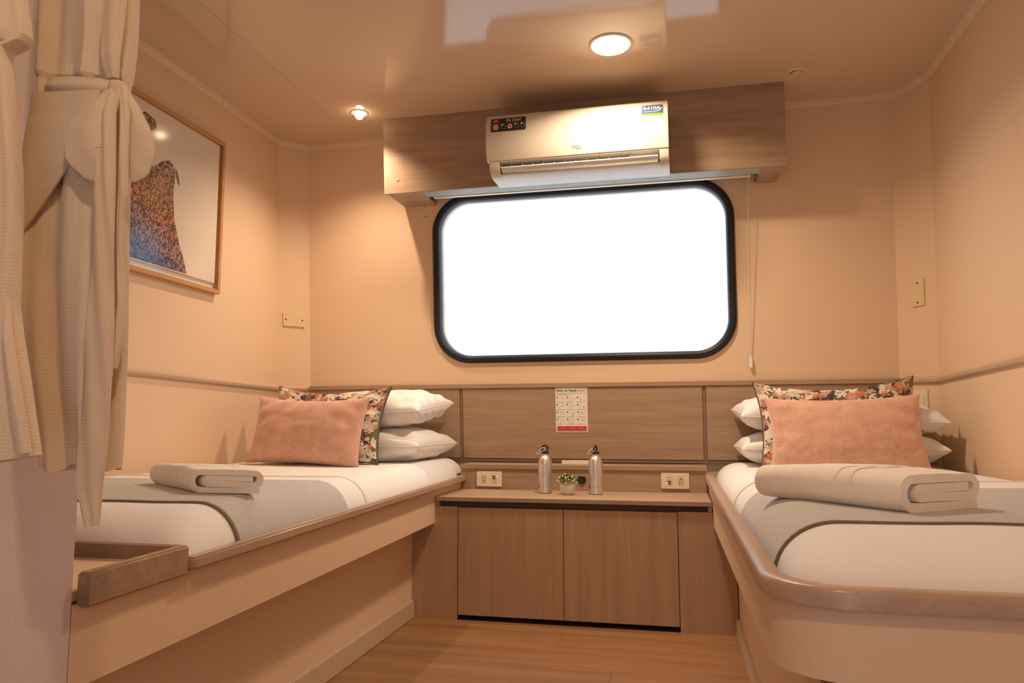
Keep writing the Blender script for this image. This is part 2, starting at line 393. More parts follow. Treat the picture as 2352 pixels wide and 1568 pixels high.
# ------------------------------------------------------------------ panelled headboard on the window wall
hb = thing('headboard', 'grey oak headboard of three wide panels across the wall below the window', 'headboard', (-.44, WY(.6), .598))
def wslab(x0, x1, z0, z1, o0, o1):
    return B().hexa([WP(x0, z0, o1), WP(x1, z0, o1), WP(x1, z0, o0), WP(x0, z0, o0), WP(x0, z1, o1), WP(x1, z1, o1), WP(x1, z1, o0), WP(x0, z1, o0)])
obj('backing_board', wslab(XA+.01, XB-.01, .598, .960, .001, .010), 'oakdark', hb)
for x0, x1 in ((XA+.012, -1.028), (-1.0115, .116), (.1325, XB-.012)):
    obj('panel', wslab(x0, x1, .613, .946, .010, .020), 'oak', hb, bevel=.0012)
obj('top_rail', wslab(XA+.004, XB-.004, .948, .9675, .001, .026), 'oak', hb, bevel=.001)
obj('bottom_rail', wslab(XA+.004, XB-.004, .598, .6115, .010, .017), 'oakdark', hb, bevel=.001)
for x0 in (-1.0265, .1175): obj('stile', wslab(x0, x0+.0135, .6125, .947, .010, .0145), 'oakdark', hb)

# ------------------------------------------------------------------ cabinet, worktop, ledge
cb = thing('bedside_cabinet', 'low oak cabinet with two plain doors standing between the two beds', 'cabinet', (-.433, 3.1, 0))
obj('body', B().box(-.90, .02, 2.955, 3.30, .03, .440).box(-.985, .135, 2.985, 3.30, .440, .464), 'oakdark', cb)
obj('side_panel', B().box(-1.067, -.8755, 2.93, 2.95, 0, .443), 'oakz', cb)
obj('side_panel', B().box(-.0045, .205, 2.93, 2.95, 0, .443), 'oakz', cb)
obj('door', B().box(-.8725, -.4455, 2.928, 2.946, .020, .440), 'oakz', cb, bevel=.0008, label='left cabinet door')
obj('door', B().box(-.4430, -.0075, 2.928, 2.946, .020, .440), 'oakz', cb, bevel=.0008, label='right cabinet door')
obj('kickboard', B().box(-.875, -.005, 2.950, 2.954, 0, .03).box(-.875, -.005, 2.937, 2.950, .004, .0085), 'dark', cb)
obj('recess_end', B().box(-.972, -.955, 2.935, 2.985, .444, .464), 'oakz', cb)
obj('recess_end', B().box(.108, .122, 2.935, 2.985, .444, .464), 'oakz', cb)
tag(obj('worktop', B().box(-.9735, .1205, 2.920, 3.299, .4655, .482), 'oak', bevel=.0012), 'light oak worktop over the cabinet holding the two bottles', 'worktop')
lg = thing('ledge', 'narrow oak ledge with socket board behind the worktop, below the headboard', 'ledge', (-.43, 3.4, .482))
obj('front_board', B().box(-.9725, .1185, 3.300, 3.318, .4825, .573), 'oak', lg)
obj('ledge_top', B().hexa([(-.977, 3.293, .573), (.122, 3.293, .573), (.122, 3.478, .573), (-.977, 3.478, .573), (-.977, 3.293, .591), (.122, 3.293, .591), (.122, 3.478, .591), (-.977, 3.478, .591)]), 'oak', lg, bevel=.001)
g = obj('cable_grommet', B().lathe((-.416, 3.300, .530), [(.0, .0), (.019, 0), (.0195, .004), (.016, .007), (.0, .0045)], 28, axis=(0, -1, 0)), 'cap', lg, smooth=True, label='round black cable grommet')

def socket_plate(name, label, x0, z0, flip, grp):
    W, H, Y = .118, .067, 3.2998; cx, cz = x0+W/2, z0+H/2
    t = thing(name, label, 'wall socket', (cx, Y, z0), grp)
    obj('plate', B().prism(rrect(cx, cz, W/2, H/2, .003, 4), lambda x, z: (x, Y, z), lambda x, z: (x, Y-.007, z)), 'ivory', t, bevel=.0012)
    s = -1 if flip else 1
    px, ux = cx-s*.024, cx+s*.024
    p = obj('power_insert', B().box(px-.0125, px+.0125, Y-.0078, Y-.006, cz-.019, cz+.019), 'socket', t, bevel=.0005)
    obj('slot', B().box(px-.0075, px-.0052, Y-.0084, Y-.0074, cz+s*.006-.005, cz+s*.006+.005), 'hem', p)
    obj('slot', B().box(px+.0052, px+.0075, Y-.0084, Y-.0074, cz+s*.006-.004, cz+s*.006+.004), 'hem', p)
    obj('earth_hole', B().lathe((px, Y-.0076, cz-s*.008), [(0, 0), (.0028, 0), (.0028, .0008), (0, .0008)], 12, axis=(0, -1, 0)), 'dark', p)
    q = obj('usb_insert', B().box(ux-.0125, ux+.0125, Y-.0078, Y-.006, cz-.019, cz+.019), 'socket', t, bevel=.0005)
    obj('usb_port', B().box(ux-.0075, ux+.0065, Y-.0084, Y-.0074, cz+s*.0115-.0022, cz+s*.0115+.0022), 'dark', q)
    obj('usb_port', B().box(ux-.0075, ux+.0065, Y-.0084, Y-.0074, cz+s*.003-.0022, cz+s*.003+.0022), 'dark', q)
    obj('indicator_light', B().lathe((ux+s*.0095, Y-.0076, cz+s*.0115), [(0, 0), (.0022, 0), (.0018, .001), (0, .0012)], 10, axis=(0, -1, 0)), 'led', q)
socket_plate('wall_socket', 'ivory socket plate beside the left bed, indicator light at its top', -.8965, .494, False, 'socket plates on the ledge board')
socket_plate('wall_socket', 'ivory socket plate beside the right bed, indicator light at its bottom', -.0715, .4975, True, 'socket plates on the ledge board')

# ------------------------------------------------------------------ bottles, plant, remote, poster
def bottle(x, y, label, rot):
    z = .4822
    t = thing('water_bottle', label, 'bottle', (x, y, z), 'aluminium bottles on the worktop')
    R = .0305
    obj('bottle_body', B().lathe((x, y, z), [(0, .0), (.027, 0), (R, .004), (R, .118), (.0300, .128), (.0265, .142), (.0205, .153), (.0160, .158), (.0150, .161), (.0150, .166), (0, .166)], 40), 'alu', t, smooth=35)
    obj('label_line', B().lathe((x, y, z+.0295), [(R+.0002, 0), (R+.0002, .0009)], 40), 'inkgrey', t, smooth=True)
    a0 = PI+.62; emb = B()
    for (da, dz, rr) in ((0, .032, .0042), (.12, .025, .0028), (-.08, .038, .0024)):
        emb.flat(disc(0, 0, rr, 10), lambda p, q: (x+(R+.0004)*math.cos(a0+da+p/R), y+(R+.0004)*math.sin(a0+da+p/R), z+dz+q))
    obj('printed_emblem', emb, 'ink', t)
    cap = obj('cap', B().lathe((x, y, z+.166), [(0, 0), (.0165, 0), (.0168, .003), (.0160, .010), (.013, .012), (0, .012)], 32), 'cap', t, smooth=40)
    c, s_ = math.cos(rot), math.sin(rot)
    lp = []
    for i in range(25):
        a = -PI*.22+(PI*1.44)*i/24; lx = .0120*math.cos(a); lz = .0125*math.sin(a)
        lp.append((x+lx*c, y+lx*s_, z+.189+lz))
    obj('cap_loop', B().tube(lp, .0042, 10), 'cap', cap, smooth=True)
    k = B(); kp = []
    for i in range(28):
        a = 2*PI*i/28; q = math.cos(a); lx = -.019+.021*q; lz = .007*math.sin(a)*(1+.25*q)
        kx, kz = lx*.80-lz*.5, lx*.62+lz*.80
        kp.append((x+(kx-.001)*1.0, y-.012+kx*.25, z+.190+kz))
    k.tube(kp, .0014, 8, closed=True)
    obj('carabiner', k, 'metal', t, smooth=True)
bottle(-.5555, 3.158, 'steel water bottle left of the small potted plant, round cap loop', 0.0)
bottle(-.3385, 3.150, 'steel water bottle right of the small potted plant, pointed cap loop', 1.2)

px_, py_, pz_ = -.452, 3.112, .4822
pt = thing('potted_plant', 'small green plant with white buds in a round white pot', 'plant', (px_, py_, pz_))
obj('pot', B().lathe((px_, py_, pz_), [(0, 0), (.019, 0), (.0235, .004), (.0300, .018), (.0330, .040), (.0305, .040), (.0300, .034), (0, .034)], 36), 'white', pt, smooth=40)
lv = B(); rng = random.Random(3)
def leaf(b, c, d, L, W, up_):
    d = d.normalized(); s = d.cross(up_).normalized(); n = s.cross(d)
    b.add([c, c+d*L*.35+s*W+n*.002, c+d*L*.75+s*W*.7, c+d*L-n*.003, c+d*L*.75-s*W*.7, c+d*L*.35-s*W+n*.002], [(0, 1, 2, 3), (0, 3, 4, 5)])
for i in range(170):
    a = rng.random()*2*PI; e = rng.random()**.6*1.45; r = .036*(.5+.5*rng.random())
    d = Vector((math.cos(a)*math.cos(e), math.sin(a)*math.cos(e), math.sin(e)*.95))
    c = Vector((px_, py_, pz_+.040))+d*r*Vector((1.12, 1.12, .9)).x
    leaf(lv, c, (d+Vector((rng.uniform(-.8, .8), rng.uniform(-.8, .8), rng.uniform(-.3, .8)))), rng.uniform(.009, .014), rng.uniform(.0026, .0042), Vector((rng.uniform(-1, 1), rng.uniform(-1, 1), 1.2)))
obj('foliage', lv, 'leaf', pt, fix=False, kind='stuff')
for i in range(17):
    a = rng.uniform(PI, 2*PI) if i < 13 else rng.random()*2*PI; e = rng.uniform(.12, 1.35)
    d = Vector((math.cos(a)*math.cos(e), math.sin(a)*math.cos(e), math.sin(e)*.95)); c = Vector((px_, py_, pz_+.042))+d*.047
    obj('flower_bud', B().lathe(c-Vector((0, 0, .0032)), [(0, 0), (.0026, .0008), (.0036, .0032), (.0026, .0054), (0, .0064)], 8), 'bud', pt, smooth=True)

rm = thing('remote_control', 'white remote control lying on the ledge between the bottles', 'remote', (-.455, 3.385, .591))
obj('case', B().prism(rrect(-.452, 3.385, .064, .026, .006, 5), lambda x, y: (x, y, .5912), lambda x, y: (x, y, .6095)), 'ivory', rm, bevel=.002)
obj('display', B().box(-.502, -.480, 3.372, 3.398, .6093, .6099), 'inkgrey', rm)

po = thing('handwash_poster', 'small white hand-washing poster with a red band stuck on the headboard', 'poster', (-.479, WY(.738), .737))
PO = .0203
def PP(o): return lambda u, v: WP(-.4805+u, .842+v, PO+o)     # u -.0755...0755, v -.1045...1045
obj('sheet', B().prism([(-.0755, -.1045), (.0755, -.1045), (.0755, .1045), (-.0755, .1045)], PP(0), PP(.0012)), 'paper', po)
b = B(); put_text(b, 'How to Hand', .0152, PP(.0016), -.0235, .0905, bold=.0004, width=.094)
obj('title_lettering', b, 'ink', po)
b = B(); put_text(b, 'wash?', .0152, PP(.0016), .0475, .0905, width=.046)
obj('title_lettering', b, 'inkgrey', po)
b = B(); b.flat([(-.071, .0776), (.069, .0776), (.069, .0790), (-.071, .0790)], PP(.0016)).flat([(-.066, .0706), (-.005, .0706), (-.005, .0722), (-.066, .0722)], PP(.0016))
obj('subtitle_line', b, 'inkgrey', po)
dots, drw, cap_ = B(), B(), B()
rg = random.Random(5)
for r_ in range(4):
    for c_ in range(3):
        cx, cy = -.067+c_*.0482, .0585-r_*.0342
        dots.flat(disc(cx, cy, .0032, 10), PP(.0016))
        for k in range(5):
            ax, ay = cx+.018+rg.uniform(-.010, .014), cy-.008+rg.uniform(-.007, .008); a = rg.uniform(0, PI); L = rg.uniform(.003, .008); t = .0007
            dx, dy = math.cos(a)*L/2, math.sin(a)*L/2; nx, ny = -math.sin(a)*t, math.cos(a)*t
            drw.flat([(ax-dx-nx, ay-dy-ny), (ax+dx-nx, ay+dy-ny), (ax+dx+nx, ay+dy+ny), (ax-dx+nx, ay-dy+ny)], PP(.0016))
        w_ = rg.uniform(.024, .040)
        cap_.flat([(cx-.004, cy-.0232), (cx-.004+w_, cy-.0232), (cx-.004+w_, cy-.0219), (cx-.004, cy-.0219)], PP(.0016))
obj('step_dots', dots, 'ink', po, kind='stuff'); obj('hand_drawings', drw, 'inkgrey', po, kind='stuff'); obj('caption_lines', cap_, 'inkgrey', po, kind='stuff')
obj('red_band', B().flat([(-.069, -.0955), (.070, -.0955), (.070, -.0760), (-.069, -.0760)], PP(.0015)), 'inkred', po)
obj('footer_strip', B().flat([(-.069, -.1005), (.070, -.1005), (.070, -.0955), (-.069, -.0955)], PP(.0015)), 'inkgrey', po)
b = B()
for u, w_ in ((-.043, .034), (.001, .026), (.045, .026)): b.flat([(u-w_/2, -.0850), (u+w_/2, -.0850), (u+w_/2, -.0838), (u-w_/2, -.0838)], PP(.0019)).flat([(u-w_/2, -.0876), (u+w_/3, -.0876), (u+w_/3, -.0866), (u-w_/2, -.0866)], PP(.0019))
obj('band_lettering', b, 'inkpale', po)

# ------------------------------------------------------------------ beds
def Tl(y): return .0140*(y-2.2)        # the left berth runs slightly uphill towards the window
def tilt(bb):
    bb.v = [(x, y, z+Tl(y)) for x, y, z in bb.v]; return bb
RP = [(0, 0), (.0, .022), (-.004, .026), (-.026, .026), (-.030, .022), (-.030, 0)]    # handrail section, n<0 = into the bed
lb = thing('built_in_berth', 'built-in berth under the left wall, beige front panel and oak rail', 'bed', (-1.45, 2.2, 0), 'built-in single berths')
rail_l = B().box(-.975, -.945, 1.338, 3.30, .502, .528); tilt(rail_l)
obj('side_rail', rail_l, 'oaky', lb, bevel=.005, seg=3)
obj('front_panel', tilt(B().box(-.993, -.972, 1.060, 3.30, .366, .5015)), 'panel', lb)
obj('base', B().box(-1.09, -1.068, 1.060, 2.955, 0, .36), 'panel', lb)
obj('skirting', B().hexa([(-1.068, 1.06, 0), (-1.054, 1.06, 0), (-1.054, 2.929, 0), (-1.068, 2.929, 0), (-1.068, 1.06, .068), (-1.058, 1.06, .068), (-1.058, 2.929, .068), (-1.068, 2.929, .068)]), 'skirt', lb, bevel=.003)
obj('platform', tilt(B().box(-1.925, -.993, 1.34, 3.44, .44, .470)), 'panel', lb)
obj('end_board', tilt(B().box(-1.925, -.976, 1.322, 1.342, .440, .551)), 'oakdark', lb)
obj('shelf', tilt(B().box(-1.925, -.980, 1.060, 1.322, .506, .522)), 'panel', lb)
obj('tray_board', tilt(B().box(-.978, -.953, 1.072, 1.332, .496, .553)), 'oak', lb, bevel=.004, seg=3)
rb = thing('built_in_berth', 'built-in berth under the right wall, rounded oak rail at its foot', 'bed', (.6, 2.2, 0), 'built-in single berths')
def rpath(x, yf, r, z, y1=3.30, x1=1.043):
    p = [Vector((x, y1, z))]
    for i in range(13):
        a = PI+PI/2*i/12; p.append(Vector((x+r+r*math.cos(a), yf+r+r*math.sin(a), z)))
    p.append(Vector((x1, yf, z))); return p
RPr = [(0, 0), (0, .019), (.002, .024), (.006, .026), (.029, .026), (.033, .023), (.033, 0)]
obj('side_rail', B().sweep(RPr, rpath(.113, 1.078, .12, .5355)), 'oaky', rb, smooth=50)
def panel_r():
    b = B(); p = rpath(.126, 1.090, .11, 0); m = len(p); vs = []
    for q in p:
        zb = .384+(2.93-min(2.93, max(1.1, q.y)))*.029
        vs.append((q.x, q.y, zb)); vs.append((q.x, q.y, .535))
    q2 = rpath(.144, 1.108, .095, 0)
    for q, o in zip(q2, p):
        zb = .384+(2.93-min(2.93, max(1.1, o.y)))*.029
        vs.append((q.x, q.y, zb)); vs.append((q.x, q.y, .535))
    fs = []
    for i in range(m-1):
        a, c = 2*i, 2*i+2; d, e = 2*m+a, 2*m+c
        fs += [(a, c, c+1, a+1), (d, d+1, e+1, e), (a, d, e, c), (a+1, c+1, e+1, d+1)]
    fs += [(0, 1, 2*m+1, 2*m), (2*m-2, 4*m-2, 4*m-1, 2*m-1)]
    return b.add(vs, fs)
obj('front_panel', panel_r(), 'panel', rb, smooth=50)
obj('base', B().sweep([(0, 0), (0, .383), (.02, .383), (.02, 0)], rpath(.208, 1.20, .07, 0, y1=2.955)), 'panel', rb, smooth=50)
obj('skirting', B().sweep([(-.013, 0), (-.013, .060), (-.009, .066), (0, .066), (0, 0)], rpath(.208, 1.20, .07, 0, y1=2.927)), 'skirt', rb, smooth=50)
obj('platform', B().box(.147, 1.043, 1.14, 3.44, .48, .5105), 'panel', rb)

class Mat:
    """rounded mattress: one surface shared by the mattress and the covers laid on it"""
    def __init__(s, x0, x1, y0, y1, zb, H, R, tl=False, seed=0, rc=0, xs_open=-1):
        # R = rounding widths at x0, x1, foot (y0), head (y1)
        s.x0, s.x1, s.y0, s.y1, s.zb, s.H, s.R, s.tl, s.seed, s.rc = x0, x1, y0, y1, zb, H, R, tl, seed, rc
        s.cx, s.cy = (x0+x1)/2, (y0+y1)/2
    @staticmethod
    def line(a, b, ra, rb, step):
        n = 12
        L = [a+ra*(1-math.cos(PI/2*i/n)) for i in range(n)]; Rr = [b-rb*(1-math.cos(PI/2*i/n)) for i in range(n)][::-1]
        m = max(2, int((b-rb-a-ra)/step)); mid = [a+ra+(b-rb-a-ra)*i/m for i in range(m+1)]
        return L+mid+Rr
    def h(s, X, Y):
        def q(d, r): d = max(0, min(1, d/r)); return (1-(1-d)**2.2)**.5
        return q(X-s.x0, s.R[0])*q(s.x1-X, s.R[1])*q(Y-s.y0, s.R[2])*q(s.y1-Y, s.R[3])
    def P(s, X, Y):
        k = s.h(X, Y); Z = s.zb+s.H*k
        Z += k*k*(.0028*ns((X*2.2, Y*1.6, s.seed))+.0013*ns((X*8, Y*3.2, s.seed+4)))
        # tucked-in gathers around the lower edge
        Z += .0030*ns((X*26, Y*26, s.seed+2))*(k*(1-k)*4)**2*.6
        X2, Y2 = X, Y
        if s.rc:
            a, b_ = (X-s.x0)/s.rc, (Y-s.y0)/s.rc
            if a < 1 and b_ < 1:
                p, q = 1-a, 1-b_; X2 = s.x0+s.rc*(1-p*math.sqrt(1-q*q/2)); Y2 = s.y0+s.rc*(1-q*math.sqrt(1-p*p/2))
        if s.tl: Z += Tl(Y)
        return Vector((X2, Y2, Z))
    def N(s, X, Y):
        e = .0006
        def cl(v, a, b): return min(b, max(a, v))
        X = cl(X, s.x0+.0009, s.x1-.0009); Y = cl(Y, s.y0+.0009, s.y1-.0009)
        n = (s.P(X+e, Y)-s.P(X-e, Y)).cross(s.P(X, Y+e)-s.P(X, Y-e))
        return n.normalized() if n.length > 1e-15 else Vector((0, 0, 1))
    def body(s):
        xs = s.line(s.x0, s.x1, s.R[0], s.R[1], .025); ys = s.line(s.y0, s.y1, s.R[2], s.R[3], .03); nu, nv = len(xs), len(ys)
        b = B(); b.add([s.P(x, y) for y in ys for x in xs], [(j*nu+i, j*nu+i+1, (j+1)*nu+i+1, (j+1)*nu+i) for j in range(nv-1) for i in range(nu-1)])
        lo = s.zb-.01
        n0 = len(b.v); ring = [i for i in range(nu)]+[j*nu+nu-1 for j in range(1, nv)]+[(nv-1)*nu+i for i in range(nu-2, -1, -1)]+[j*nu for j in range(nv-2, 0, -1)]
        b.v += [(b.v[i][0], b.v[i][1], lo+(Tl(b.v[i][1]) if s.tl else 0)) for i in ring]
        m = len(ring); b.f += [(ring[i], ring[(i+1) % m], n0+(i+1) % m, n0+i) for i in range(m)]; b.f.append(tuple(n0+i for i in range(m))); b.mi += [0]*(m+1)
        return b
    def cover(s, Y0, Y1, off, thick, rip=0, skew=0, hem=0):
        """a cloth of its own thickness lying over the mattress from plan Y0 to Y1"""
        b = B()
        xs = s.line(s.x0, s.x1, s.R[0], s.R[1], .02)[1:-1]
        if Y0 <= s.y0+1e-6: ys = [y for y in s.line(s.y0, s.y1, s.R[2], s.R[3], .03)[1:] if y < Y1-.004]+[Y1]
        else: m = max(3, int((Y1-Y0)/.03)); ys = [Y0+(Y1-Y0)*i/m for i in range(m+1)]
        nu, nv = len(xs), len(ys)
        def pt(x, y, o):
            u = (x-s.cx)/(s.x1-s.x0); Y = y+skew*u*max(0, min(1, (y-s.y0)/.25)); q = s.P(x, Y); n = s.N(x, Y)
            w_ = rip*ns((x*7, y*6, s.seed+9))
            return q+n*(o+max(-.0008, w_))
        up_ = [pt(x, y, off+thick) for y in ys for x in xs]; lo = [pt(x, y, off) for y in ys for x in xs]
        K = nu*nv; fs = []
        for j in range(nv-1):
            for i in range(nu-1):
                a = j*nu+i; fs += [(a, a+1, a+nu+1, a+nu), (K+a, K+a+nu, K+a+nu+1, K+a+1)]
        ring = [i for i in range(nu)]+[j*nu+nu-1 for j in range(1, nv)]+[(nv-1)*nu+i for i in range(nu-2, -1, -1)]+[j*nu for j in range(nv-2, 0, -1)]
        m = len(ring); fs += [(ring[i], ring[(i+1) % m], K+ring[(i+1) % m], K+ring[i]) for i in range(m)]
        return b.add(up_+lo, fs)

def make_bed(side, m, Yfold, Yr0, Yr1, skew):
    ad = {'l': 'left', 'r': 'right'}[side]
    t = thing('mattress', 'thick mattress in a white fitted sheet on the %s berth' % ad, 'mattress', (m.cx, m.cy, m.zb-.01), 'mattresses on the berths')
    obj('mattress_body', m.body(), 'sheet', t, smooth=True)
    d = thing('duvet', 'white duvet tucked over the foot half of the %s bed' % ad, 'duvet', (m.cx, m.cy-.5, m.zb), 'white duvets')
    obj('duvet_cover', m.cover(m.y0, Yfold, .0012, .0035, rip=.0015, skew=skew), 'sheet', d, smooth=True)
    obj('turned_edge', m.cover(Yfold-.016, Yfold+.003, .0030, .0045, skew=skew), 'pillow', d, smooth=True)
    r = thing('bed_runner', 'grey felt runner across the %s bed under the folded towel' % ad, 'bed runner', (m.cx, (Yr0+Yr1)/2, m.zb), 'grey bed runners')
    obj('runner_cloth', m.cover(Yr0, Yr1, .0055, .0035, rip=.0012, skew=skew), 'grey', r, smooth=True)
    obj('hem', m.cover(Yr0-.005, Yr0+.003, .0052, .0048, skew=skew), 'hem', r, smooth=True)
ml = Mat(-1.912, -.988, 1.356, 3.455, .484, .117, (.06, .105, .16, .06), tl=True, seed=1)
mr = Mat(.162, 1.030, 1.126, 3.455, .520, .086, (.105, .06, .24, .06), tl=False, seed=5, rc=.11)
make_bed('l', ml, 2.24, 1.52, 2.08, .10)
make_bed('r', mr, 2.36, 1.405, 2.09, .10)

# ------------------------------------------------------------------ pillows and cushions
class Cush:
    def __init__(s, W, H, T, base, a, b, ear=.10, pw=.42, wr=.006, seed=0, sag=0, p=2):
        s.p = p; s.W, s.H, s.T, s.o, s.a, s.b, s.ear, s.pw, s.wr, s.seed, s.sag = W, H, T, Vector(base), Vector(a).normalized(), Vector(b).normalized(), ear, pw, wr, seed, sag
        s.b = (s.b-s.a*s.a.dot(s.b)).normalized(); s.n = s.a.cross(s.b)
    def L(s, u, v, side):
        x = s.W/2*u*(1-s.ear*(1-v*v)); y = s.H/2*(1+v*(1-s.ear*1.15*(1-u*u)))
        k = (max(0, 1-abs(u)**s.p)*max(0, 1-abs(v)**s.p))
        t = s.T/2*k**s.pw
        wv = s.wr*(ns((u*3.1, v*2.3, s.seed+side*7))+.5*ns((u*7.5, v*6.5, s.seed+side*3)))*min(1, k*6)
        # creases fanning from the corners
        d = abs(abs(u)-abs(v)); wv += s.wr*.8*math.sin((u*v)*16+s.seed)*min(1, k*5)*(1-k)
        y -= s.sag*(1-u*u)*max(0, v)*s.H
        return x, y, side*(t+wv)
    def P(s, u, v, side=1, off=0):
        x, y, z = s.L(u, v, side); return s.o+s.a*x+s.b*y+s.n*(z+side*off)
    def mesh(s, n=44, mm=34):
        b = B(); f = lambda side: (lambda p, q: s.P(math.sin((p-.5)*PI), math.sin((q-.5)*PI), side))
        b.grid(f(1), n, mm); K = n*mm
        back = B().grid(f(-1), n, mm)
        idx = {}; base = len(b.v)
        mp = []
        for j in range(mm):
            for i in range(n):
                if i in (0, n-1) or j in (0, mm-1): mp.append(j*n+i)
                else: mp.append(len(b.v)); b.v.append(back.v[j*n+i])
        b.f += [tuple(mp[i] for i in q[::-1]) for q in back.f]; b.mi += [0]*len(back.f)
        return b
    def rim(s, r, n=40):
        pts = [s.P(math.sin((i/n-.5)*PI), -1) for i in range(n)]+[s.P(1, math.sin((i/n-.5)*PI)) for i in range(n)]+[s.P(math.sin((.5-i/n)*PI), 1) for i in range(n)]+[s.P(-1, math.sin((.5-i/n)*PI)) for i in range(n)]
        return B().tube(pts, r, 6, closed=True)
def floral(c, seed, n=430):
    rng = random.Random(seed); b = B()
    def petal(u, v, a, L, W, mi, off):
        P = []
        for (l, w_) in ((0, 0), (.25, .75), (.55, 1), (.85, .55), (1, 0), (.85, -.55), (.55, -1), (.25, -.75)):
            du = (math.cos(a)*l*L-math.sin(a)*w_*W)/(c.W/2); dv = (math.sin(a)*l*L+math.cos(a)*w_*W)/(c.H/2)
            uu, vv = u+du, v+dv
            uu, vv = max(-.992, min(.992, uu)), max(-.992, min(.992, vv))
            P.append(c.P(uu, vv, 1, off))
        b.add(P, [(0, 1, 7), (1, 2, 6, 7), (2, 3, 5, 6), (3, 4, 5)], mi)
    for k in range(n):
        u, v = rng.uniform(-.99, .99), rng.uniform(-.99, .99); t = rng.random(); a0 = rng.uniform(0, 2*PI)
        if t < .42:
            for i in range(rng.choice((3, 4, 5))): petal(u, v, a0+i*.75+rng.uniform(-.15, .15), rng.uniform(.024, .040), rng.uniform(.0050, .0080), 0, .0013+.00025*(k % 5))
        elif t < .66:
            for i in range(rng.choice((3, 5, 6))): petal(u, v, a0+i*1.1, rng.uniform(.014, .024), rng.uniform(.005, .008), 1, .0012+.0002*(k % 5))
        elif t < .84:
            for i in range(5): petal(u, v, a0+i*1.257, rng.uniform(.014, .022), rng.uniform(.005, .008), 2 if rng.random() < .65 else 3, .0014+.0002*(k % 6))
        else:
            for i in range(4): petal(u, v, a0+i*1.57, rng.uniform(.016, .026), rng.uniform(.005, .008), 3, .0013+.0002*(k % 5))
    return b
def pillow(label, *a, grp='white pillows at the bed heads', **k):
    c = Cush(*a, **k); t = thing('pillow', label, 'pillow', c.o, grp)
    obj('pillow_case', c.mesh(48, 36), 'pillow', t, smooth=True); obj('seam', c.rim(.0016), 'pillow', t, smooth=True)
def floral_cushion(label, pseed, *a, **k):
    c = Cush(*a, **k); t = thing('floral_cushion', label, 'cushion', c.o, 'floral cushions')
    p = obj('cover', c.mesh(), 'olive', t, smooth=True)
    obj('floral_print', floral(c, pseed), ['pr_cream', 'pr_dark', 'pr_rose', 'pr_tan'], p, fix=False, kind='stuff'); obj('piping', c.rim(.0022), 'pr_dark', t, smooth=True)
def pink_cushion(label, *a, **k):
    c = Cush(*a, **k); t = thing('pink_cushion', label, 'cushion', c.o, 'dusty pink cushions')
    obj('cover', c.mesh(56, 44), 'pink', t, smooth=True); obj('seam', c.rim(.0016), 'pink', t, smooth=True)
# left bed: base = middle of the lower long edge, a = along the width, b = up the height
pillow('lower of the two white pillows stacked on the left bed', .69, .49, .165, (-1.395, 2.945, .684), (1, -.05, .0), (.0, 1, .0), ear=.04, p=3.4, pw=.42, seed=2)
pillow('upper of the two white pillows stacked on the left bed', .68, .47, .165, (-1.395, 2.955, .818), (1, -.03, .04), (.02, 1, .09), ear=.055, p=3.4, pw=.42, wr=.012, seed=4)
floral_cushion('floral print cushion leaning on the white pillows of the left bed', 11, .56, .335, .12, (-1.470, 2.880, .618), (1, -.10, -.02), (.05, .30, 1), ear=.09, seed=6, sag=.06)
pink_cushion('dusty pink cushion standing in front of the floral one on the left bed', .545, .285, .13, (-1.495, 2.775, .612), (1, -.15, -.02), (.02, .24, 1), ear=.07, seed=8, sag=.03, wr=.004)
# right bed
pillow('lower of the two white pillows stacked on the right bed', .74, .43, .150, (.615, 3.025, .676), (1, .0, 0), (.0, 1, .0), ear=.04, p=3.4, pw=.42, seed=12)
pillow('upper of the two white pillows stacked on the right bed', .75, .42, .155, (.620, 3.030, .790), (1, .02, -.035), (.0, 1, .08), ear=.055, p=3.4, pw=.42, wr=.012, seed=14)
floral_cushion('floral print cushion leaning on the white pillows of the right bed', 23, .585, .345, .12, (.598, 2.965, .612), (1, .02, .03), (-.02, .26, 1), ear=.08, seed=16, sag=.09)
pink_cushion('dusty pink cushion standing in front of the floral one on the right bed', .535, .275, .13, (.600, 2.87, .610), (1, .0, .02), (-.03, .26, 1), ear=.06, seed=18, sag=.03, wr=.004)

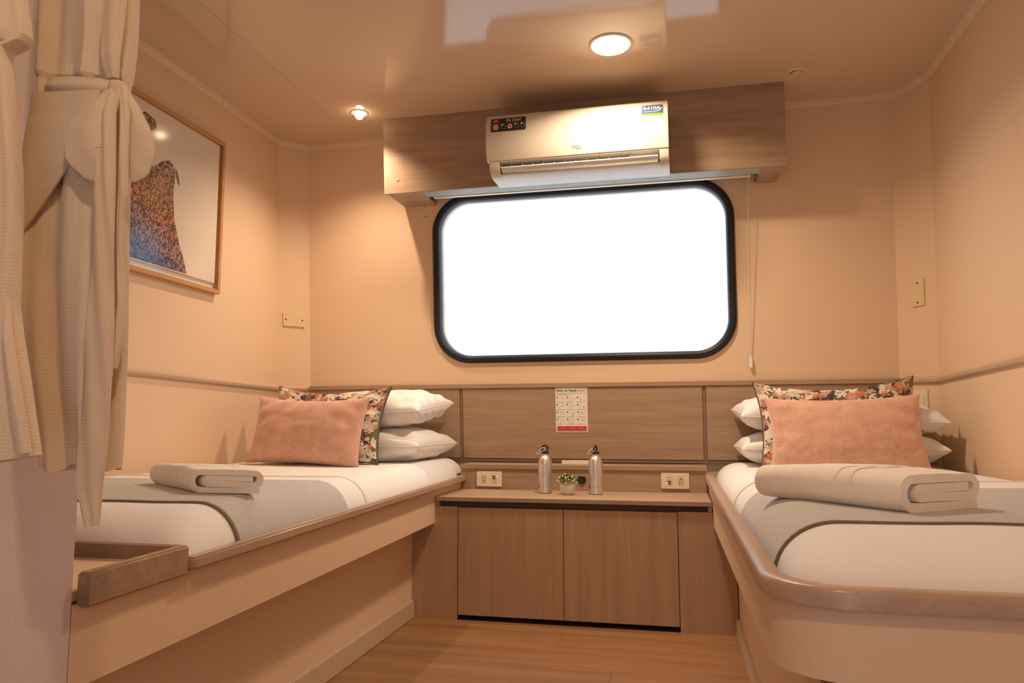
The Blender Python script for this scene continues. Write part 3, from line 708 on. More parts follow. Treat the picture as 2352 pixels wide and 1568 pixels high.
# ------------------------------------------------------------------ folded towels
def arc(cx, cz, r, a0, a1, n=8): return [(cx+r*math.cos(math.radians(a0+(a1-a0)*i/n)), cz+r*math.sin(math.radians(a0+(a1-a0)*i/n))) for i in range(n+1)]
def towel(label, o, e, d, W, H, L, seed):
    """W across the folded end, H high, L along the roll; o = near lower corner, e = across, d = along"""
    o = Vector(o); e = Vector(e).normalized(); d = Vector(d).normalized()
    t = H/4; h = t/2
    pl_ = [(W*.95, h*1.05), (W*.6, h)]+arc(1.5*t+h, 2*t, 1.5*t, 270, 90, 16)+[(W*.5, 3.5*t), (W*.8, 3.5*t-.001)]
    pl_ += arc(W-t-h, 2.5*t-.001, t, 88, -90, 12)+[(W*.6, 1.5*t), (W*.28, 1.5*t+.0006)]
    pl_ += arc(W*.24, 2*t, t*.5, 265, 92, 6)+[(W*.5, 2.5*t-.0004), (W*.86, 2.5*t-.001)]
    pts = []
    for (p, q) in zip(pl_[:-1], pl_[1:]):
        k = max(1, int(math.hypot(q[0]-p[0], q[1]-p[1])/.012))
        pts += [(p[0]+(q[0]-p[0])*i/k, p[1]+(q[1]-p[1])*i/k) for i in range(k)]
    pts.append(pl_[-1]); m = len(pts); nl = 22
    nrm = []
    for i in range(m):
        a, c = pts[max(0, i-1)], pts[min(m-1, i+1)]; dx, dz = c[0]-a[0], c[1]-a[1]; q = math.hypot(dx, dz) or 1; nrm.append((-dz/q, dx/q))
    b = B(); vs = []
    for side in (1, -1):
        for j in range(nl):
            v = j/(nl-1)
            for i in range(m):
                x = pts[i][0]+nrm[i][0]*h*.95*side; z = pts[i][1]+nrm[i][1]*h*.95*side
                w_ = .0016*ns((x*22, v*7, z*30+seed))
                edge = min(v, 1-v)*L
                z2 = z*(1+.10*math.sin(v*PI))+w_ if pts[i][1] > H*.5 else z+w_*.4
                z2 = max(0.0004, z2)
                p = o+e*(x+.004*ns((v*4, z*20, seed+3)))+d*(L*v+.003*ns((x*15, z*60, seed+5))*(1 if j in (0, nl-1) else 0))+Vector((0, 0, z2)); vs.append(p)
    K = m*nl; fs = []
    for j in range(nl-1):
        for i in range(m-1):
            a = j*m+i; fs += [(a, a+1, a+m+1, a+m), (K+a, K+a+m, K+a+m+1, K+a+1)]
    ring = list(range(m))+[j*m+m-1 for j in range(1, nl)]+[(nl-1)*m+i for i in range(m-2, -1, -1)]+[j*m for j in range(nl-2, 0, -1)]
    q = len(ring); fs += [(ring[i], ring[(i+1) % q], K+ring[(i+1) % q], K+ring[i]) for i in range(q)]
    b.add(vs, fs)
    th_ = thing('towel', label, 'towel', o, 'folded bath towels')
    obj('terry_cloth', b, 'towel', th_, smooth=60)
    # woven border bands across the outer layer
    for v0 in (.30, .40):
        band = [(p, n_) for p, n_ in zip(pts, nrm) if p[1] > H*.5 and p[0] < W*.9][:34]
        bb = B(); vs = []
        for (p, n_) in band:
            for dv in (0, .02):
                v = v0+dv; s_ = 1 if (n_[1] > 0 or n_[0] < -.5) else -1
                x, z = p[0]+n_[0]*s_*(h*.93+.0006), (p[1]+n_[1]*s_*(h*.93+.0006))*(1+.10*math.sin(v*PI))+.0016*ns((p[0]*22, v*7, p[1]*30+seed))
                vs.append(o+e*(x+.004*ns((v*4, z*20, seed+3)))+d*L*v+Vector((0, 0, z+.0006)))
        bb.add(vs, [(2*i, 2*i+1, 2*i+3, 2*i+2) for i in range(len(band)-1)])
        if len(band) > 4: obj('border_band', bb, 'pillow', th_, smooth=True)
towel('folded cream towel lying on the runner of the left bed', (-1.225, 1.700, .6045), (1, .03, 0), (-.80, .60, 0), .205, .060, .37, 1)
towel('folded cream towel lying on the runner of the right bed', (.397, 1.500, .6145), (.80, .60, 0), (-.63, .77, 0), .225, .070, .36, 9)

# ------------------------------------------------------------------ air conditioner box, air conditioner, blind
def BY(z): return 3.132+SL*(2.2-z)
bx = thing('bulkhead_box', 'oak veneered box across the ceiling carrying the air conditioner', 'bulkhead', (-.42, 3.25, 1.848))
def bslab(x0, x1, z0, z1, d0, d1): return B().hexa([(x0, BY(z0)+d0, z0), (x1, BY(z0)+d0, z0), (x1, BY(z0)+d1, z0), (x0, BY(z0)+d1, z0), (x0, BY(z1)+d0, z1), (x1, BY(z1)+d0, z1), (x1, BY(z1)+d1, z1), (x0, BY(z1)+d1, z1)])
obj('front_board', bslab(-1.314, .475, 1.848, 2.1995, 0, .016), 'oak', bx, bevel=.0008)
for x0, x1 in ((-1.30, -1.284), (.445, .461)):
    obj('end_board', B().hexa([(x0, BY(1.852)+.016, 1.852), (x1, BY(1.852)+.016, 1.852), (x1, WY(1.852), 1.852), (x0, WY(1.852), 1.852), (x0, BY(2.199)+.016, 2.199), (x1, BY(2.199)+.016, 2.199), (x1, WY(2.199), 2.199), (x0, WY(2.199), 2.199)]), 'oak', bx)
for x0, x1 in ((-1.284, -1.135), (.375, .445)):
    obj('underside_end', B().hexa([(x0, BY(1.85)+.016, 1.850), (x1, BY(1.85)+.016, 1.850), (x1, WY(1.85)-.001, 1.850), (x0, WY(1.85)-.001, 1.850), (x0, BY(1.866)+.016, 1.866), (x1, BY(1.866)+.016, 1.866), (x1, WY(1.866)-.001, 1.866), (x0, WY(1.866)-.001, 1.866)]), 'oak', bx)
obj('underside_strip', B().box(-1.135, .375, BY(1.85)+.018, 3.262, 1.852, 1.862), 'galv', bx)
for x, z in ((-1.250, 2.138), (-1.246, 1.910), (.415, 2.13), (.41, 1.90)):
    obj('screw_cover', B().lathe((x, BY(z), z), [(0, 0), (.0062, 0), (.0056, .0016), (0, .0022)], 16, axis=(0, -1, -SL)), 'oak', bx, smooth=True)
rbld = thing('roller_blind', 'rolled-up blind under the bulkhead box with a bead chain beside the window', 'blind', (-.39, 3.30, 1.04))
obj('bottom_bar', B().box(-1.116, .332, 3.288, 3.312, 1.856, 1.868), 'ivory', rbld, bevel=.002)
obj('roller', B().lathe((-1.12, 3.315, 1.905), [(0, 0), (.026, 0), (.026, 1.46), (0, 1.46)], 24, axis=(1, 0, 0)), 'ivory', rbld, smooth=True)
obj('bracket', B().box(.333, .345, 3.285, 3.335, 1.858, 1.93), 'ivory2', rbld)
obj('bracket', B().box(-1.135, -1.121, 3.285, 3.335, 1.858, 1.93), 'cap', rbld)
ch = B()
for x0, x1, yo in ((.3345, .3275, 0), (.3385, .3345, .006)):
    n = 150
    for i in range(n):
        t = i/(n-1); z = 1.872-t*(1.872-1.066); x = x0+(x1-x0)*t; y = 3.325+yo+(WY(1.066)-.014-3.325)*t
        ch.add([(x+.0021*a, y+.0021*b_, z+.0022*c) for a, b_, c in ((1, 0, 0), (-1, 0, 0), (0, 1, 0), (0, -1, 0), (0, 0, 1), (0, 0, -1))], [(0, 2, 4), (2, 1, 4), (1, 3, 4), (3, 0, 4), (2, 0, 5), (1, 2, 5), (3, 1, 5), (0, 3, 5)])
    ch.tube([(x0, 3.325+yo, 1.872), (x1, WY(1.066)-.014+yo, 1.066)], .0007, 5)
obj('bead_chain', ch, 'white', rbld, smooth=80, kind='stuff')
wx, wy = .331, WY(1.05)-.013
obj('chain_weight', B().prism(rrect(0, 0, .0075, .026, .006, 5), lambda x, z: (wx+x, wy-.006, 1.048+z), lambda x, z: (wx+x, wy+.006, 1.048+z)), 'white', rbld, bevel=.002)
for x, z in ((.372, 1.865), (-1.19, 1.80)):
    o = obj('screw', B().lathe(WP(x, z), [(0, -.002), (.0042, -.002), (.0042, .0012), (.002, .0022), (0, .0024)], 12, axis=NW), 'hem', None, smooth=True)
    tag(o, 'small dark screw head in the wall at the %s of the roller blind' % ('right' if x > 0 else 'left'), 'screw', 'wall screws')

ac = thing('air_conditioner', 'white split air conditioner with stickers mounted on the oak box', 'air conditioner', (-.385, 3.14, 1.83))
A0, A1 = -.768, -.001
FRONT = [(3.138, 2.097), (2.992, 2.097), (2.970, 2.093), (2.958, 2.083), (2.951, 2.06), (2.947, 2.02), (2.947, 1.985), (2.951, 1.945), (2.958, 1.915), (2.966, 1.893)]
LOWF = [(2.968, 1.888), (2.976, 1.866), (2.986, 1.850), (2.998, 1.840), (3.016, 1.834), (3.050, 1.832), (3.160, 1.838)]
LOWR = [(2.968, 1.888), (2.985, 1.886), (3.045, 1.884), (3.060, 1.862), (3.015, 1.843), (2.992, 1.841), (2.998, 1.838), (3.016, 1.834), (3.050, 1.832), (3.160, 1.838)]
def acx(b, prof, x0, x1, r0=0, r1=0):
    secs = []
    for k in ((0, .4, 1) if r0 else (1,)): secs.append((x0+r0*k, 1-.0 if k == 1 else (1-.012*(1-k)), k))
    for k in ((1, .4, 0) if r1 else (1,)): secs.append((x1-r1*k, 1, k))
    vs = []; cy, cz = 3.10, 1.965; n = len(prof)
    for (x, _, k) in secs:
        s_ = 1-.035*(1-math.sqrt(max(0, 1-(1-k)**2)))
        vs += [(x, cy+(y-cy)*s_, cz+(z-cz)*s_) for y, z in prof]
    fs = [(i*n+j, i*n+(j+1) % n, (i+1)*n+(j+1) % n, (i+1)*n+j) for i in range(len(secs)-1) for j in range(n)]
    fs += [tuple(range(n)), tuple((len(secs)-1)*n+j for j in range(n))[::-1]]
    return b.add(vs, fs)
b = B(); acx(b, FRONT+LOWF, A0+.010, -.712, .008, 0); acx(b, FRONT+LOWF, -.041, A1, 0, .008); acx(b, FRONT+LOWR, -.712, -.041)
cas = obj('casing', b, 'acwhite', ac, smooth=35)
b = B(); fp = FRONT[1:]+[(2.985, 1.893), (2.985, 2.09)]
fpo = [(y-.0025 if y < 2.97 else y, z+(.002 if z > 2.09 else 0)) for y, z in FRONT[1:]]+[(2.990, 1.893), (2.990, 2.09)]
acx(b, fpo, A0, A1, .006, .006)
obj('front_cover', b, 'acwhite', ac, smooth=35)
obj('air_outlet', B().box(-.708, -.158, 3.028, 3.040, 1.853, 1.8838), 'dark', ac)
obj('outlet_blank', B().box(-.158, -.045, 3.000, 3.047, 1.862, 1.8845), 'acwhite', ac)
for i in range(13):
    x = -.706+i*.0456; obj('vent_fin', B().box(x-.0018, x+.0018, 2.984, 3.030, 1.868, 1.8838), 'acwhite', ac)
lvp = [(2.9755, 1.8650), (2.9780, 1.8690), (2.9870, 1.8665), (3.0080, 1.8535), (3.0140, 1.8475), (3.0100, 1.8455), (2.9970, 1.8480), (2.9830, 1.8560)]
obj('louver', B().prism(lvp, lambda y, z: (-.705, y, z), lambda y, z: (-.047, y, z)), 'acgrey', ac, smooth=30)
FPX = lambda z: 2.9465+(.0012 if z > 2.03 else 0)
def AP(cx, cz, off):
    def f(u, v):
        z = cz+v
        # distance of the cover surface from the wall at this height
        for (y0, z0), (y1, z1) in zip(fpo[:-1], fpo[1:]):
            if min(z0, z1) <= z <= max(z0, z1) and abs(z1-z0) > 1e-6 and y0 < 2.98: yy = y0+(y1-y0)*(z-z0)/(z1-z0); break
        else: yy = 2.9465
        return (cx+u, yy-off, z)
    return f
def strips(poly_fn, w_, h_, r, n=6): pass
def sticker(name, cx, cz, hw, hh, mat, r, label):
    f = AP(cx, cz, .0006); b = B()
    zs = [-hh+2*hh*i/8 for i in range(9)]
    rows = []
    for v in zs:
        d = max(0, abs(v)-(hh-r)); k = hw-r+math.sqrt(max(0, r*r-d*d)); rows.append((k, v))
    vs = [f(s_*k, v) for k, v in rows for s_ in (-1, 1)]
    b.add(vs, [(2*i, 2*i+1, 2*i+3, 2*i+2) for i in range(8)])
    return obj(name, b, mat, ac, label=label)
s1 = sticker('sticker', -.6675, 2.043, .0765, .0305, 'stblack', .003, 'black sticker with lettering and round badges')
f = AP(-.6675, 2.043, .0012)
b = B(); put_text(b, "It's Cool!", .0195, f, .022, .0185, shear=.25, bold=.0003, width=.064); obj('sticker_lettering', b, 'pr_cream', s1)
b = B(); b.flat([(-.068, .0105), (-.042, .0115), (-.042, .0255), (-.068, .0245)], f); obj('red_tab', b, 'inkred', s1)
f2 = AP(-.6675, 2.043, .0016)
b = B(); put_text(b, 'TCL', .0085, f2, -.055, .0180, width=.018); obj('sticker_lettering', b, 'pr_cream', s1)
b = B(); b.flat([(-.0755, .0025), (.076, .0075), (.076, .0085), (-.0755, .0045)], f); obj('divider_line', b, 'inkgrey', s1)
for i, (u, m_, r) in enumerate(((-.0545, 'gold', .0125), (-.0215, 'inkgrey', .0105), (.0075, 'pr_cream', .0105), (.036, 'inkgrey', .0105), (.063, 'inkgrey', .0105))):
    b = B(); b.flat(disc(u, -.0095, r, 18), f); o = obj('badge', b, m_, s1)
    b = B()
    if i == 0: b.flat([(u-.013, -.022), (u+.013, -.022), (u+.009, -.016), (u-.009, -.016)], f2); obj('ribbon', b, 'gold', s1); b = B().flat(disc(u, -.0085, .0075, 12), f2); obj('badge_centre', b, 'pr_tan', s1)
    elif i == 2: b.flat(disc(u, -.0095, .0055, 12), f2); obj('badge_centre', b, 'inkred', s1)
    else: b.flat(disc(u, -.0105, .0085, 12), f2); obj('badge_centre', b, 'stblack', s1); b = B().flat(disc(u-.004, -.001, .0045, 10), AP(-.6675, 2.043, .002)); obj('badge_dot', b, 'pr_cream', s1)
s2 = sticker('sticker', -.0640, 2.0475, .0430, .0235, 'blue', .005, 'blue and green refrigerant sticker')
f = AP(-.0640, 2.0475, .0012)
b = B(); put_text(b, 'R410A', .0195, f, -.003, .0090, bold=.0003, width=.070); obj('sticker_lettering', b, 'paper', s2)
b = B(); b.flat([(-.0425, -.0195), (-.040, -.0232), (.040, -.0232), (.0425, -.0195), (.0428, -.0150), (-.0428, -.0150)], f); obj('green_band', b, 'green', s2)
b = B(); b.flat([(-.034, -.0062), (.018, -.0062), (.018, -.0048), (-.034, -.0048)], f).flat([(.020, -.006), (.031, -.001), (.040, .009), (.041, .0115), (.031, .003), (.018, -.003)], f); obj('leaf_swoosh', b, 'paper', s2)
b = B(); put_text(b, 'TCL', .0165, AP(-.379, 1.920, .0009), 0, 0, bold=.0004, width=.038); obj('brand_lettering', b, 'hem', ac)
f = AP(-.121, 2.003, .0009); b = B()
for cx in (-.0085, .0085):
    w_, h_, t = .0052, .0092, .0019
    for (u0, u1, v0, v1) in ((-w_, w_, h_-t, h_), (w_-t, w_, 0, h_), (-w_, w_, -t/2, t/2), (-w_, -w_+t, -h_, 0), (-w_, w_, -h_, -h_+t)):
        b.flat([(cx+u0, v0), (cx+u1, v0), (cx+u1, v1), (cx+u0, v1)], f)
obj('temperature_digits', b, 'led', ac)

# ------------------------------------------------------------------ ceiling lamps
def downlight():
    x, y = -.207, 2.665
    t = thing('ceiling_downlight', 'large round lit downlight in the ceiling in front of the air conditioner', 'ceiling light', (x, y, ZC))
    obj('ring', B().lathe((x, y, ZC), [(.068, .0), (.082, .0), (.082, .002), (.080, .004), (.068, .006)], 48, axis=(0, 0, -1)), 'white', t, smooth=40)
    obj('diffuser', B().lathe((x, y, ZC), [(0, 0), (.070, 0), (.069, .010), (.050, .015), (0, .0165)], 40, axis=(0, 0, -1)), 'bulb', t, smooth=True)
    L = bpy.data.lights.new('downlight_lamp', 'AREA'); L.shape = 'DISK'; L.size = .125; L.energy = P_DOWN; L.color = WARM; L.spread = math.radians(150)
    o = bpy.data.objects.new('downlight_lamp', L); COL.objects.link(o); o.parent = t; o.location = (0, 0, -.0185)
downlight()
def rear_downlight():
    x, y = -.05, .15
    t = thing('ceiling_downlight', 'round lit downlight in the ceiling above the entrance', 'ceiling light', (x, y, ZC))
    obj('ring', B().lathe((x, y, ZC), [(.068, .0), (.082, .0), (.082, .002), (.080, .004), (.068, .006)], 48, axis=(0, 0, -1)), 'white', t, smooth=40)
    obj('diffuser', B().lathe((x, y, ZC), [(0, 0), (.070, 0), (.069, .010), (.050, .015), (0, .0165)], 40, axis=(0, 0, -1)), 'bulb', t, smooth=True)
    L = bpy.data.lights.new('entrance_lamp', 'AREA'); L.shape = 'DISK'; L.size = .125; L.energy = P_REAR; L.color = WARM_REAR
    o = bpy.data.objects.new('entrance_lamp', L); COL.objects.link(o); o.parent = t; o.location = (0, 0, -.0185)
rear_downlight()
def spot(x, y, lit, label):
    t = thing('ceiling_spotlight', label, 'spotlight', (x, y, ZC), 'small round ceiling spotlights')
    obj('ring', B().lathe((x, y, ZC), [(.026, 0), (.040, 0), (.040, .002), (.036, .005), (.027, .006), (.025, .003)], 36, axis=(0, 0, -1)), 'white' if lit else 'cornice', t, smooth=40)
    tx, ty = (.020, -.030) if lit else (.0, 0)
    ax = Vector((tx, ty, -.08)).normalized()
    obj('gimbal', B().lathe(Vector((x, y, ZC)), [(0, 0), (.022, 0), (.0235, .004), (.0225, .010), (.019, .011)], 28, axis=ax), 'white' if lit else 'inkpale', t, smooth=40)
    obj('bulb_face', B().lathe(Vector((x, y, ZC))+ax*.0105, [(0, 0), (.0185, 0), (.0190, .010), (.0150, .018), (0, .022)] if lit else [(0, -.004), (.0185, -.004), (.0170, -.001), (0, .0005)], 24, axis=ax), 'spotbulb' if lit else 'inkgrey', t, smooth=True)
    if lit:
        L = bpy.data.lights.new('spot_lamp', 'SPOT'); L.energy = P_SPOT; L.color = WARM_SPOT; L.spot_size = math.radians(132); L.spot_blend = 1.0; L.shadow_soft_size = .014
        o = bpy.data.objects.new('spot_lamp', L); COL.objects.link(o); o.parent = t; o.location = ax*.052
        o.rotation_euler = Vector((0, 0, -1)).rotation_difference(Vector((-.05, -.05, -1))).to_euler()
    else:
        obj('retaining_clip', B().tube([(x+.023*math.cos(a*.2), y+.023*math.sin(a*.2), ZC-.008) for a in range(24)], .0014, 6), 'hem', t, smooth=True)
spot(-1.391, 3.035, True, 'small bright spotlight left of the oak box, over the left bed')
spot(.512, 3.052, False, 'small unlit spotlight right of the oak box, over the right bed')

# ------------------------------------------------------------------ wall plates
def on_chamfer(p, q, z):
    p = Vector((p[0], p[1]+lean(z), z)); q = Vector((q[0], q[1]+lean(z), z)); return p, (q-p).normalized()
def plate(name, label, cat, p, q, t0, z0, w_, h_, mat, screws=None, rocker=False, grp=None):
    a, d = on_chamfer(p, q, z0+h_/2); n = Vector((d.y, -d.x, 0)); upv = Vector((0, -SL, 1))
    f = lambda off: (lambda u, v: a+d*(t0+u)+upv*(v-h_/2)+n*off)
    t = thing(name, label, cat, f(0)(w_/2, 0), grp)
    obj('plate', B().prism(rrect(w_/2, h_/2, w_/2, h_/2, .002, 3), f(-.0005), f(.007)), mat, t, bevel=.0012)
    for u, v in screws or ():
        obj('screw', B().lathe(f(.0065)(u, v), [(0, 0), (.0042, 0), (.0038, .0014), (0, .0018)], 12, axis=n), 'ink', t, smooth=True)
    if rocker:
        k = obj('rocker', B().prism(rrect(w_/2, h_/2, w_*.30, h_*.36, .002, 3), f(.006), f(.0095)), mat, t, bevel=.001)
        obj('indicator_slit', B().prism([(w_*.32, h_*.345), (w_*.68, h_*.345), (w_*.68, h_*.36), (w_*.32, h_*.36)], f(.009), f(.0099)), 'hem', k)
cl = ((XL, YA), (XA, WY(2.177))); cr = ((XB, WY(2.177)), (XR, YB))
plate('blank_wall_plate', 'yellowed blank plate with two screws, wide, in the left corner', 'wall plate', *cl, .012, 1.266, .112, .066, 'ivory2', [(.014, .034), (.098, .034)], grp='blank wall plates')
plate('blank_wall_plate', 'yellowed blank plate with two screws, upright, in the right corner', 'wall plate', *cr, .082, 1.262, .064, .110, 'ivory2', [(.032, .096), (.032, .014)], grp='blank wall plates')
plate('light_switch', 'ivory light switch in the right corner behind the pink cushion', 'light switch', *cr, .072, .796, .074, .118, 'ivory', None, True)

# ------------------------------------------------------------------ framed picture
pf = thing('framed_picture', 'framed photograph of a speckled animal on the left wall behind the robe', 'picture', (XL, 2.455, 1.332))
y0, y1, z0, z1, FW, FD = 2.12, 2.789, 1.332, 2.004, .018, .026
obj('frame_member', B().hexa([(XL, y0, z1-FW), (XL+FD, y0, z1-FW), (XL+FD, y1, z1-FW), (XL, y1, z1-FW), (XL, y0, z1), (XL+FD, y0, z1), (XL+FD, y1, z1), (XL, y1, z1)]), 'frame', pf, bevel=.001)
obj('frame_member', B().box(XL, XL+FD, y0, y1, z0, z0+FW), 'frame', pf, bevel=.001)
obj('frame_member', B().box(XL, XL+FD, y0, y0+FW, z0+FW, z1-FW), 'frame', pf, bevel=.001)
obj('frame_member', B().box(XL, XL+FD, y1-FW, y1, z0+FW, z1-FW), 'frame', pf, bevel=.001)
obj('backing', B().box(XL+.001, XL+.004, y0+FW, y1-FW, z0+FW, z1-FW), 'white', pf)
XP = XL+.013
pr = obj('print', B().box(XL+.004, XP, y0+FW+.002, y1-FW-.008, z0+FW+.026, z1-FW-.002), 'prbg', pf)
LF = lambda off: (lambda y, z: (XP+off, y, z))
body = [(2.150, 1.380), (2.577, 1.380), (2.566, 1.41), (2.549, 1.45), (2.525, 1.49), (2.508, 1.53), (2.492, 1.57), (2.484, 1.61), (2.478, 1.65), (2.475, 1.69), (2.482, 1.73), (2.480, 1.77), (2.466, 1.795), (2.44, 1.805), (2.405, 1.79), (2.37, 1.76), (2.31, 1.73), (2.22, 1.75), (2.15, 1.76)]
obj('animal_figure', B().flat(body, LF(.0006)), 'speckle', pr)
obj('animal_figure', B().flat([(2.27, 1.925), (2.30, 1.945), (2.345, 1.935), (2.366, 1.918), (2.358, 1.898), (2.325, 1.880), (2.285, 1.882)], LF(.0006)), 'speckle', pr)
obj('beak', B().flat([(2.480, 1.788), (2.494, 1.775), (2.506, 1.748), (2.510, 1.724), (2.499, 1.732), (2.488, 1.755)], LF(.0010)), 'hem', pr)
obj('glazing', B().box(XL+.0190, XL+.0205, y0+FW, y1-FW, z0+FW, z1-FW), 'picglass', pf)

# ------------------------------------------------------------------ bathrobes hanging on the partition
RH = Vector((math.cos(YAW), math.sin(YAW), 0)); DH = Vector((-RH.y, RH.x, 0))
def loft(P0, rows, thick, nseg=72, folds=(6, .007), seed=0, sub=6, hem=None):
    P0 = Vector(P0); b = B(); uv = []
    R = []
    for (a, c) in zip(rows[:-1], rows[1:]):
        for i in range(sub): t = i/sub; R.append(tuple(p+(q-p)*t for p, q in zip(a, c)))
    R.append(rows[-1]); vs = []
    for (z, sl, sr) in R:
        hw = (sr-sl)/2; c = (sl+sr)/2
        for k in range(nseg):
            a = 2*PI*k/nseg; ca, sa = math.cos(a), math.sin(a)
            s_ = math.copysign(abs(ca)**.75, ca); dd = math.copysign(abs(sa)**.75, sa)
            fo = folds[1]*(math.sin(s_*folds[0]+z*2.1+seed)+.6*math.sin(s_*folds[0]*2.3-z*4+seed*2)+1.3*ns((s_*2, z*5, seed)))
            x = c+hw*s_; d = thick(z)*dd+(fo if dd < 0 else -fo*.3)*min(1, abs(dd)*1.5)
            zz = z+(hem(s_) if hem and z <= rows[-1][0]+.03 else 0)
            vs.append(P0+RH*x+DH*d+Vector((0, 0, zz))); uv.append((x+d*.6*(1 if dd > 0 else -1), zz))
    n = nseg; m = len(R)
    fs = [(j*n+i, j*n+(i+1) % n, (j+1)*n+(i+1) % n, (j+1)*n+i) for j in range(m-1) for i in range(n)]
    fs += [tuple(range(n))[::-1], tuple((m-1)*n+i for i in range(n))]
    b.add(vs, fs); b.uv = uv; return b
def ribbon(P0, pts, widths, dep, thick=.003, wave=.002, seed=0, sub=5):
    """flat cloth strip hanging along (s,z) points, widths across, dep in front of the robe axis"""
    P0 = Vector(P0); C = []
    for i in range(len(pts)-1):
        for k in range(sub):
            t = k/sub; C.append((pts[i][0]+(pts[i+1][0]-pts[i][0])*t, pts[i][1]+(pts[i+1][1]-pts[i][1])*t, widths[i]+(widths[i+1]-widths[i])*t, dep[i]+(dep[i+1]-dep[i])*t))
    C.append((*pts[-1], widths[-1], dep[-1])); b = B(); uv = []; m = len(C); nw = 9; vs = []
    for side in (0, 1):
        for j, (s_, z, w_, d) in enumerate(C):
            a, c = C[max(0, j-1)], C[min(m-1, j+1)]; tx, tz = c[0]-a[0], c[1]-a[1]; q = math.hypot(tx, tz) or 1; nx, nz = -tz/q, tx/q
            for i in range(nw):
                t = i/(nw-1)-.5; bulge = .004*math.cos(t*PI)+wave*math.sin(t*9+z*30+seed)
                vs.append(P0+RH*(s_+nx*w_*t)+DH*(d-bulge+side*thick)+Vector((0, 0, z+nz*w_*t))); uv.append((s_+w_*t, z))
    K = nw*m; fs = []
    for j in range(m-1):
        for i in range(nw-1):
            a = j*nw+i; fs += [(a, a+1, a+nw+1, a+nw), (K+a, K+a+nw, K+a+nw+1, K+a+1)]
    ring = list(range(nw))+[j*nw+nw-1 for j in range(1, m)]+[(m-1)*nw+i for i in range(nw-2, -1, -1)]+[j*nw for j in range(m-2, 0, -1)]
    q = len(ring); fs += [(ring[i], ring[(i+1) % q], K+ring[(i+1) % q], K+ring[i]) for i in range(q)]
    b.add(vs, fs); b.uv = uv; return b
P1 = (-.80, .905, 0)
rows1 = [(1.72, -.085, -.03), (1.66, -.10, -.005), (1.60, -.118, .014), (1.52, -.122, .018), (1.421, -.1226, .0181), (1.379, -.1211, .0191), (1.344, -.1194, .0190), (1.303, -.118, .0159), (1.279, -.1177, .0133), (1.2705, -.1177, .0138), (1.259, -.1176, .0170), (1.222, -.119, .0184),
         (1.1815, -.1225, .0190), (1.135, -.1253, .0200), (1.0955, -.1280, .0210), (1.056, -.1300, .0225), (1.024, -.1320, .0240), (.9915, -.1299, .0255), (.953, -.1247, .0270), (.902, -.1155, .0290), (.858, -.1068, .0300), (.821, -.0973, .0300), (.784, -.0880, .0310), (.747, -.0793, .0310), (.7215, -.0739, .0300)]
def th1(z): return .030 if z < 1.22 else (.021 if 1.26 < z < 1.29 else .028)
rob = thing('bathrobe', 'cream waffle bathrobe with a bow-tied belt hanging in front of the picture', 'bathrobe', (P1[0], P1[1], .64), 'waffle bathrobes on the partition')
obj('robe_body', loft(P1, rows1, th1, seed=1, hem=lambda s: .006*math.sin(s*5+1)), 'robe', rob, smooth=60)
# outer front panel whose free edge runs diagonally across the skirt
def flap():
    edge = [(-.006, 1.258), (-.0278, 1.1814), (-.0478, 1.1382), (-.0827, 1.0824), (-.1285, 1.0250)]
    b = B(); uv = []; nz, nx = 40, 26; P0 = Vector(P1); vs = []
    def lerp(tbl, z):
        for (z0, v0), (z1, v1) in zip(tbl[:-1], tbl[1:]):
            if z1 <= z <= z0: return v0+(v1-v0)*(z0-z)/(z0-z1)
        return tbl[-1][1]
    le = [(r[0], r[1]) for r in rows1]; re_ = [(z, s_) for s_, z in edge]; rr_ = [(r[0], r[2]) for r in rows1]
    for side in (0, 1):
        for j in range(nz):
            z = 1.2580-(1.2580-1.0250)*j/(nz-1); l = lerp(le, z)-.002; r = lerp(re_, z)
            cc, hw = (lerp(le, z)+lerp(rr_, z))/2, (lerp(rr_, z)-lerp(le, z))/2
            for i in range(nx):
                t = i/(nx-1); s_ = l+(r-l)*t; q = max(-1, min(1, (s_-cc)/hw)); dd = max(0, 1-abs(q)**2.67)**.375
                d = -th1(z)*dd-.0145*min(1, dd*1.6+.25)-.003*math.sin(t*5+z*12)+side*.004
                vs.append(P0+RH*s_+DH*d+Vector((0, 0, z))); uv.append((s_, z))
    K = nz*nx; fs = []
    for j in range(nz-1):
        for i in range(nx-1):
            a = j*nx+i; fs += [(a, a+1, a+nx+1, a+nx), (K+a, K+a+nx, K+a+nx+1, K+a+1)]
    ring = list(range(nx))+[j*nx+nx-1 for j in range(1, nz)]+[(nz-1)*nx+i for i in range(nx-2, -1, -1)]+[j*nx for j in range(nz-2, 0, -1)]
    q = len(ring); fs += [(ring[i], ring[(i+1) % q], K+ring[(i+1) % q], K+ring[i]) for i in range(q)]
    b.add(vs, fs); b.uv = uv; return b
obj('front_flap', flap(), 'robe', rob, smooth=60)
obj('lapel', ribbon(P1, [(.006, 1.66), (.010, 1.50), (.008, 1.42), (.004, 1.36), (.002, 1.312), (.004, 1.282)], [.040, .036, .030, .032, .026, .016], [-.030, -.034, -.036, -.038, -.036, -.030], wave=.001, seed=5), 'robe', rob, smooth=60)
obj('waist_belt', ribbon(P1, [(-.116, 1.2740), (-.09, 1.2730), (-.05, 1.2700), (-.01, 1.2650), (.018, 1.2610)], [.020, .024, .026, .026, .022], [.0, -.028, -.034, -.038, -.036], wave=.001, seed=2), 'robe', rob, smooth=60)
obj('belt_knot', B().lathe(Vector(P1)+RH*.020+DH*-.044+Vector((0, 0, 1.248)), [(0, 0), (.010, .002), (.013, .010), (.011, .020), (0, .025)], 18), 'robe', rob, smooth=True)
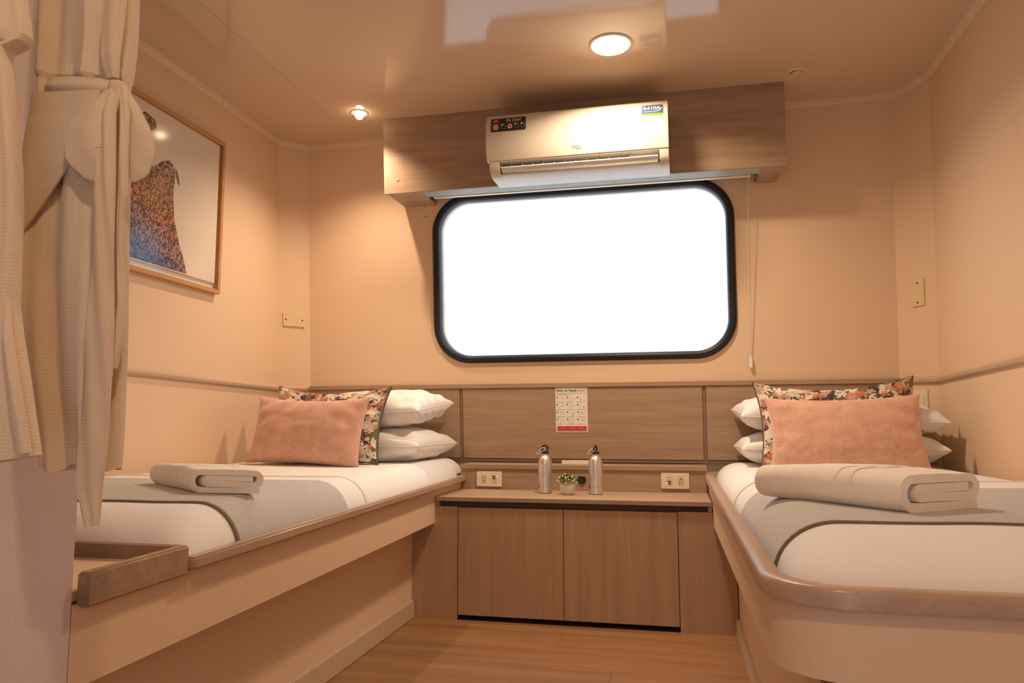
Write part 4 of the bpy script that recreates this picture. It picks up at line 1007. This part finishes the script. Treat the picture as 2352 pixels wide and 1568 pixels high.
obj('bow_loop', ribbon(P1, [(.016, 1.256), (.000, 1.225), (-.012, 1.190), (-.010, 1.160), (.004, 1.140), (.018, 1.132)], [.018, .034, .052, .058, .046, .026], [-.048, -.056, -.060, -.060, -.056, -.050], wave=.001, seed=3), 'robe', rob, smooth=60)
obj('bow_loop', ribbon(P1, [(.026, 1.258), (.040, 1.228), (.050, 1.195), (.054, 1.165), (.052, 1.142), (.042, 1.128)], [.012, .026, .042, .050, .042, .022], [-.040, -.046, -.048, -.046, -.044, -.042], wave=.001, seed=7), 'robe', rob, smooth=60)
obj('belt_tail', ribbon(P1, [(.021, 1.262), (.0185, 1.215), (.0200, 1.115), (.0190, 1.043), (.0190, .953), (.0200, .858), (.0170, .765), (.0140, .704), (.0200, .645)], [.016, .022, .026, .030, .034, .038, .040, .034, .020], [-.050, -.060, -.062, -.056, -.052, -.050, -.048, -.046, -.044], wave=.002, seed=4), 'robe', rob, smooth=60)
obj('belt_tail', ribbon(P1, [(.029, 1.262), (.040, 1.215), (.0425, 1.148), (.0430, 1.102), (.0385, 1.069), (.0380, 1.017), (.0425, .953), (.0410, .915), (.0365, .858)], [.010, .014, .014, .014, .010, .008, .012, .014, .006], [-.046, -.058, -.060, -.056, -.050, -.046, -.044, -.042, -.040], wave=.001, seed=6), 'robe', rob, smooth=60)
P2 = (-.78, .73, 0)
rows2 = [(1.66, -.15, -.08), (1.58, -.175, -.05), (1.46, -.185, -.028), (1.3152, -.185, -.0133), (1.292, -.187, -.0079), (1.2660, -.187, -.0030), (1.2572, -.186, -.0070), (1.2486, -.186, -.0270), (1.240, -.186, -.0283), (1.20, -.184, -.020), (1.1435, -.182, -.0105), (1.088, -.182, -.0028), (1.033, -.180, .0016),
         (.9785, -.178, .0034), (.925, -.176, .005), (.8826, -.174, .0133), (.8407, -.172, .0235), (.794, -.170, .0335), (.7454, -.168, .0446)]
ro2 = thing('bathrobe', 'cream waffle bathrobe at the left edge, nearest the camera', 'bathrobe', (P2[0], P2[1], .70), 'waffle bathrobes on the partition')
obj('robe_body', loft(P2, rows2, lambda z: .032 if z < 1.24 else .036, seed=8, folds=(5, .007), hem=lambda s: -.020*(1-s)/1.2), 'robe', ro2, smooth=60)
obj('front_edge', ribbon(P2, [(-.002, .945), (.010, .885), (.020, .840), (.030, .794), (.040, .7480)], [.001, .011, .014, .015, .014], [-.008, -.020, -.022, -.022, -.020], wave=.0005, seed=2), 'robe', ro2, smooth=60)
for (x, y, z, lb_) in ((-.97, .885, 1.70, 'steel coat hook holding the belted bathrobe'), (-.97, .70, 1.64, 'steel coat hook holding the bathrobe nearest the camera')):
    hk = thing('coat_hook', lb_, 'hook', (x, y, z), 'coat hooks on the partition')
    obj('back_plate', B().box(x, x+.006, y-.012, y+.012, z-.03, z+.03), 'metal', hk, bevel=.002)
    obj('hook_arm', B().tube([(x+.004, y, z+.01), (x+.03, y, z-.005), (x+.055, y, z), (x+.066, y, z+.02), (x+.066, y, z+.034)], .005, 10), 'metal', hk, smooth=True)
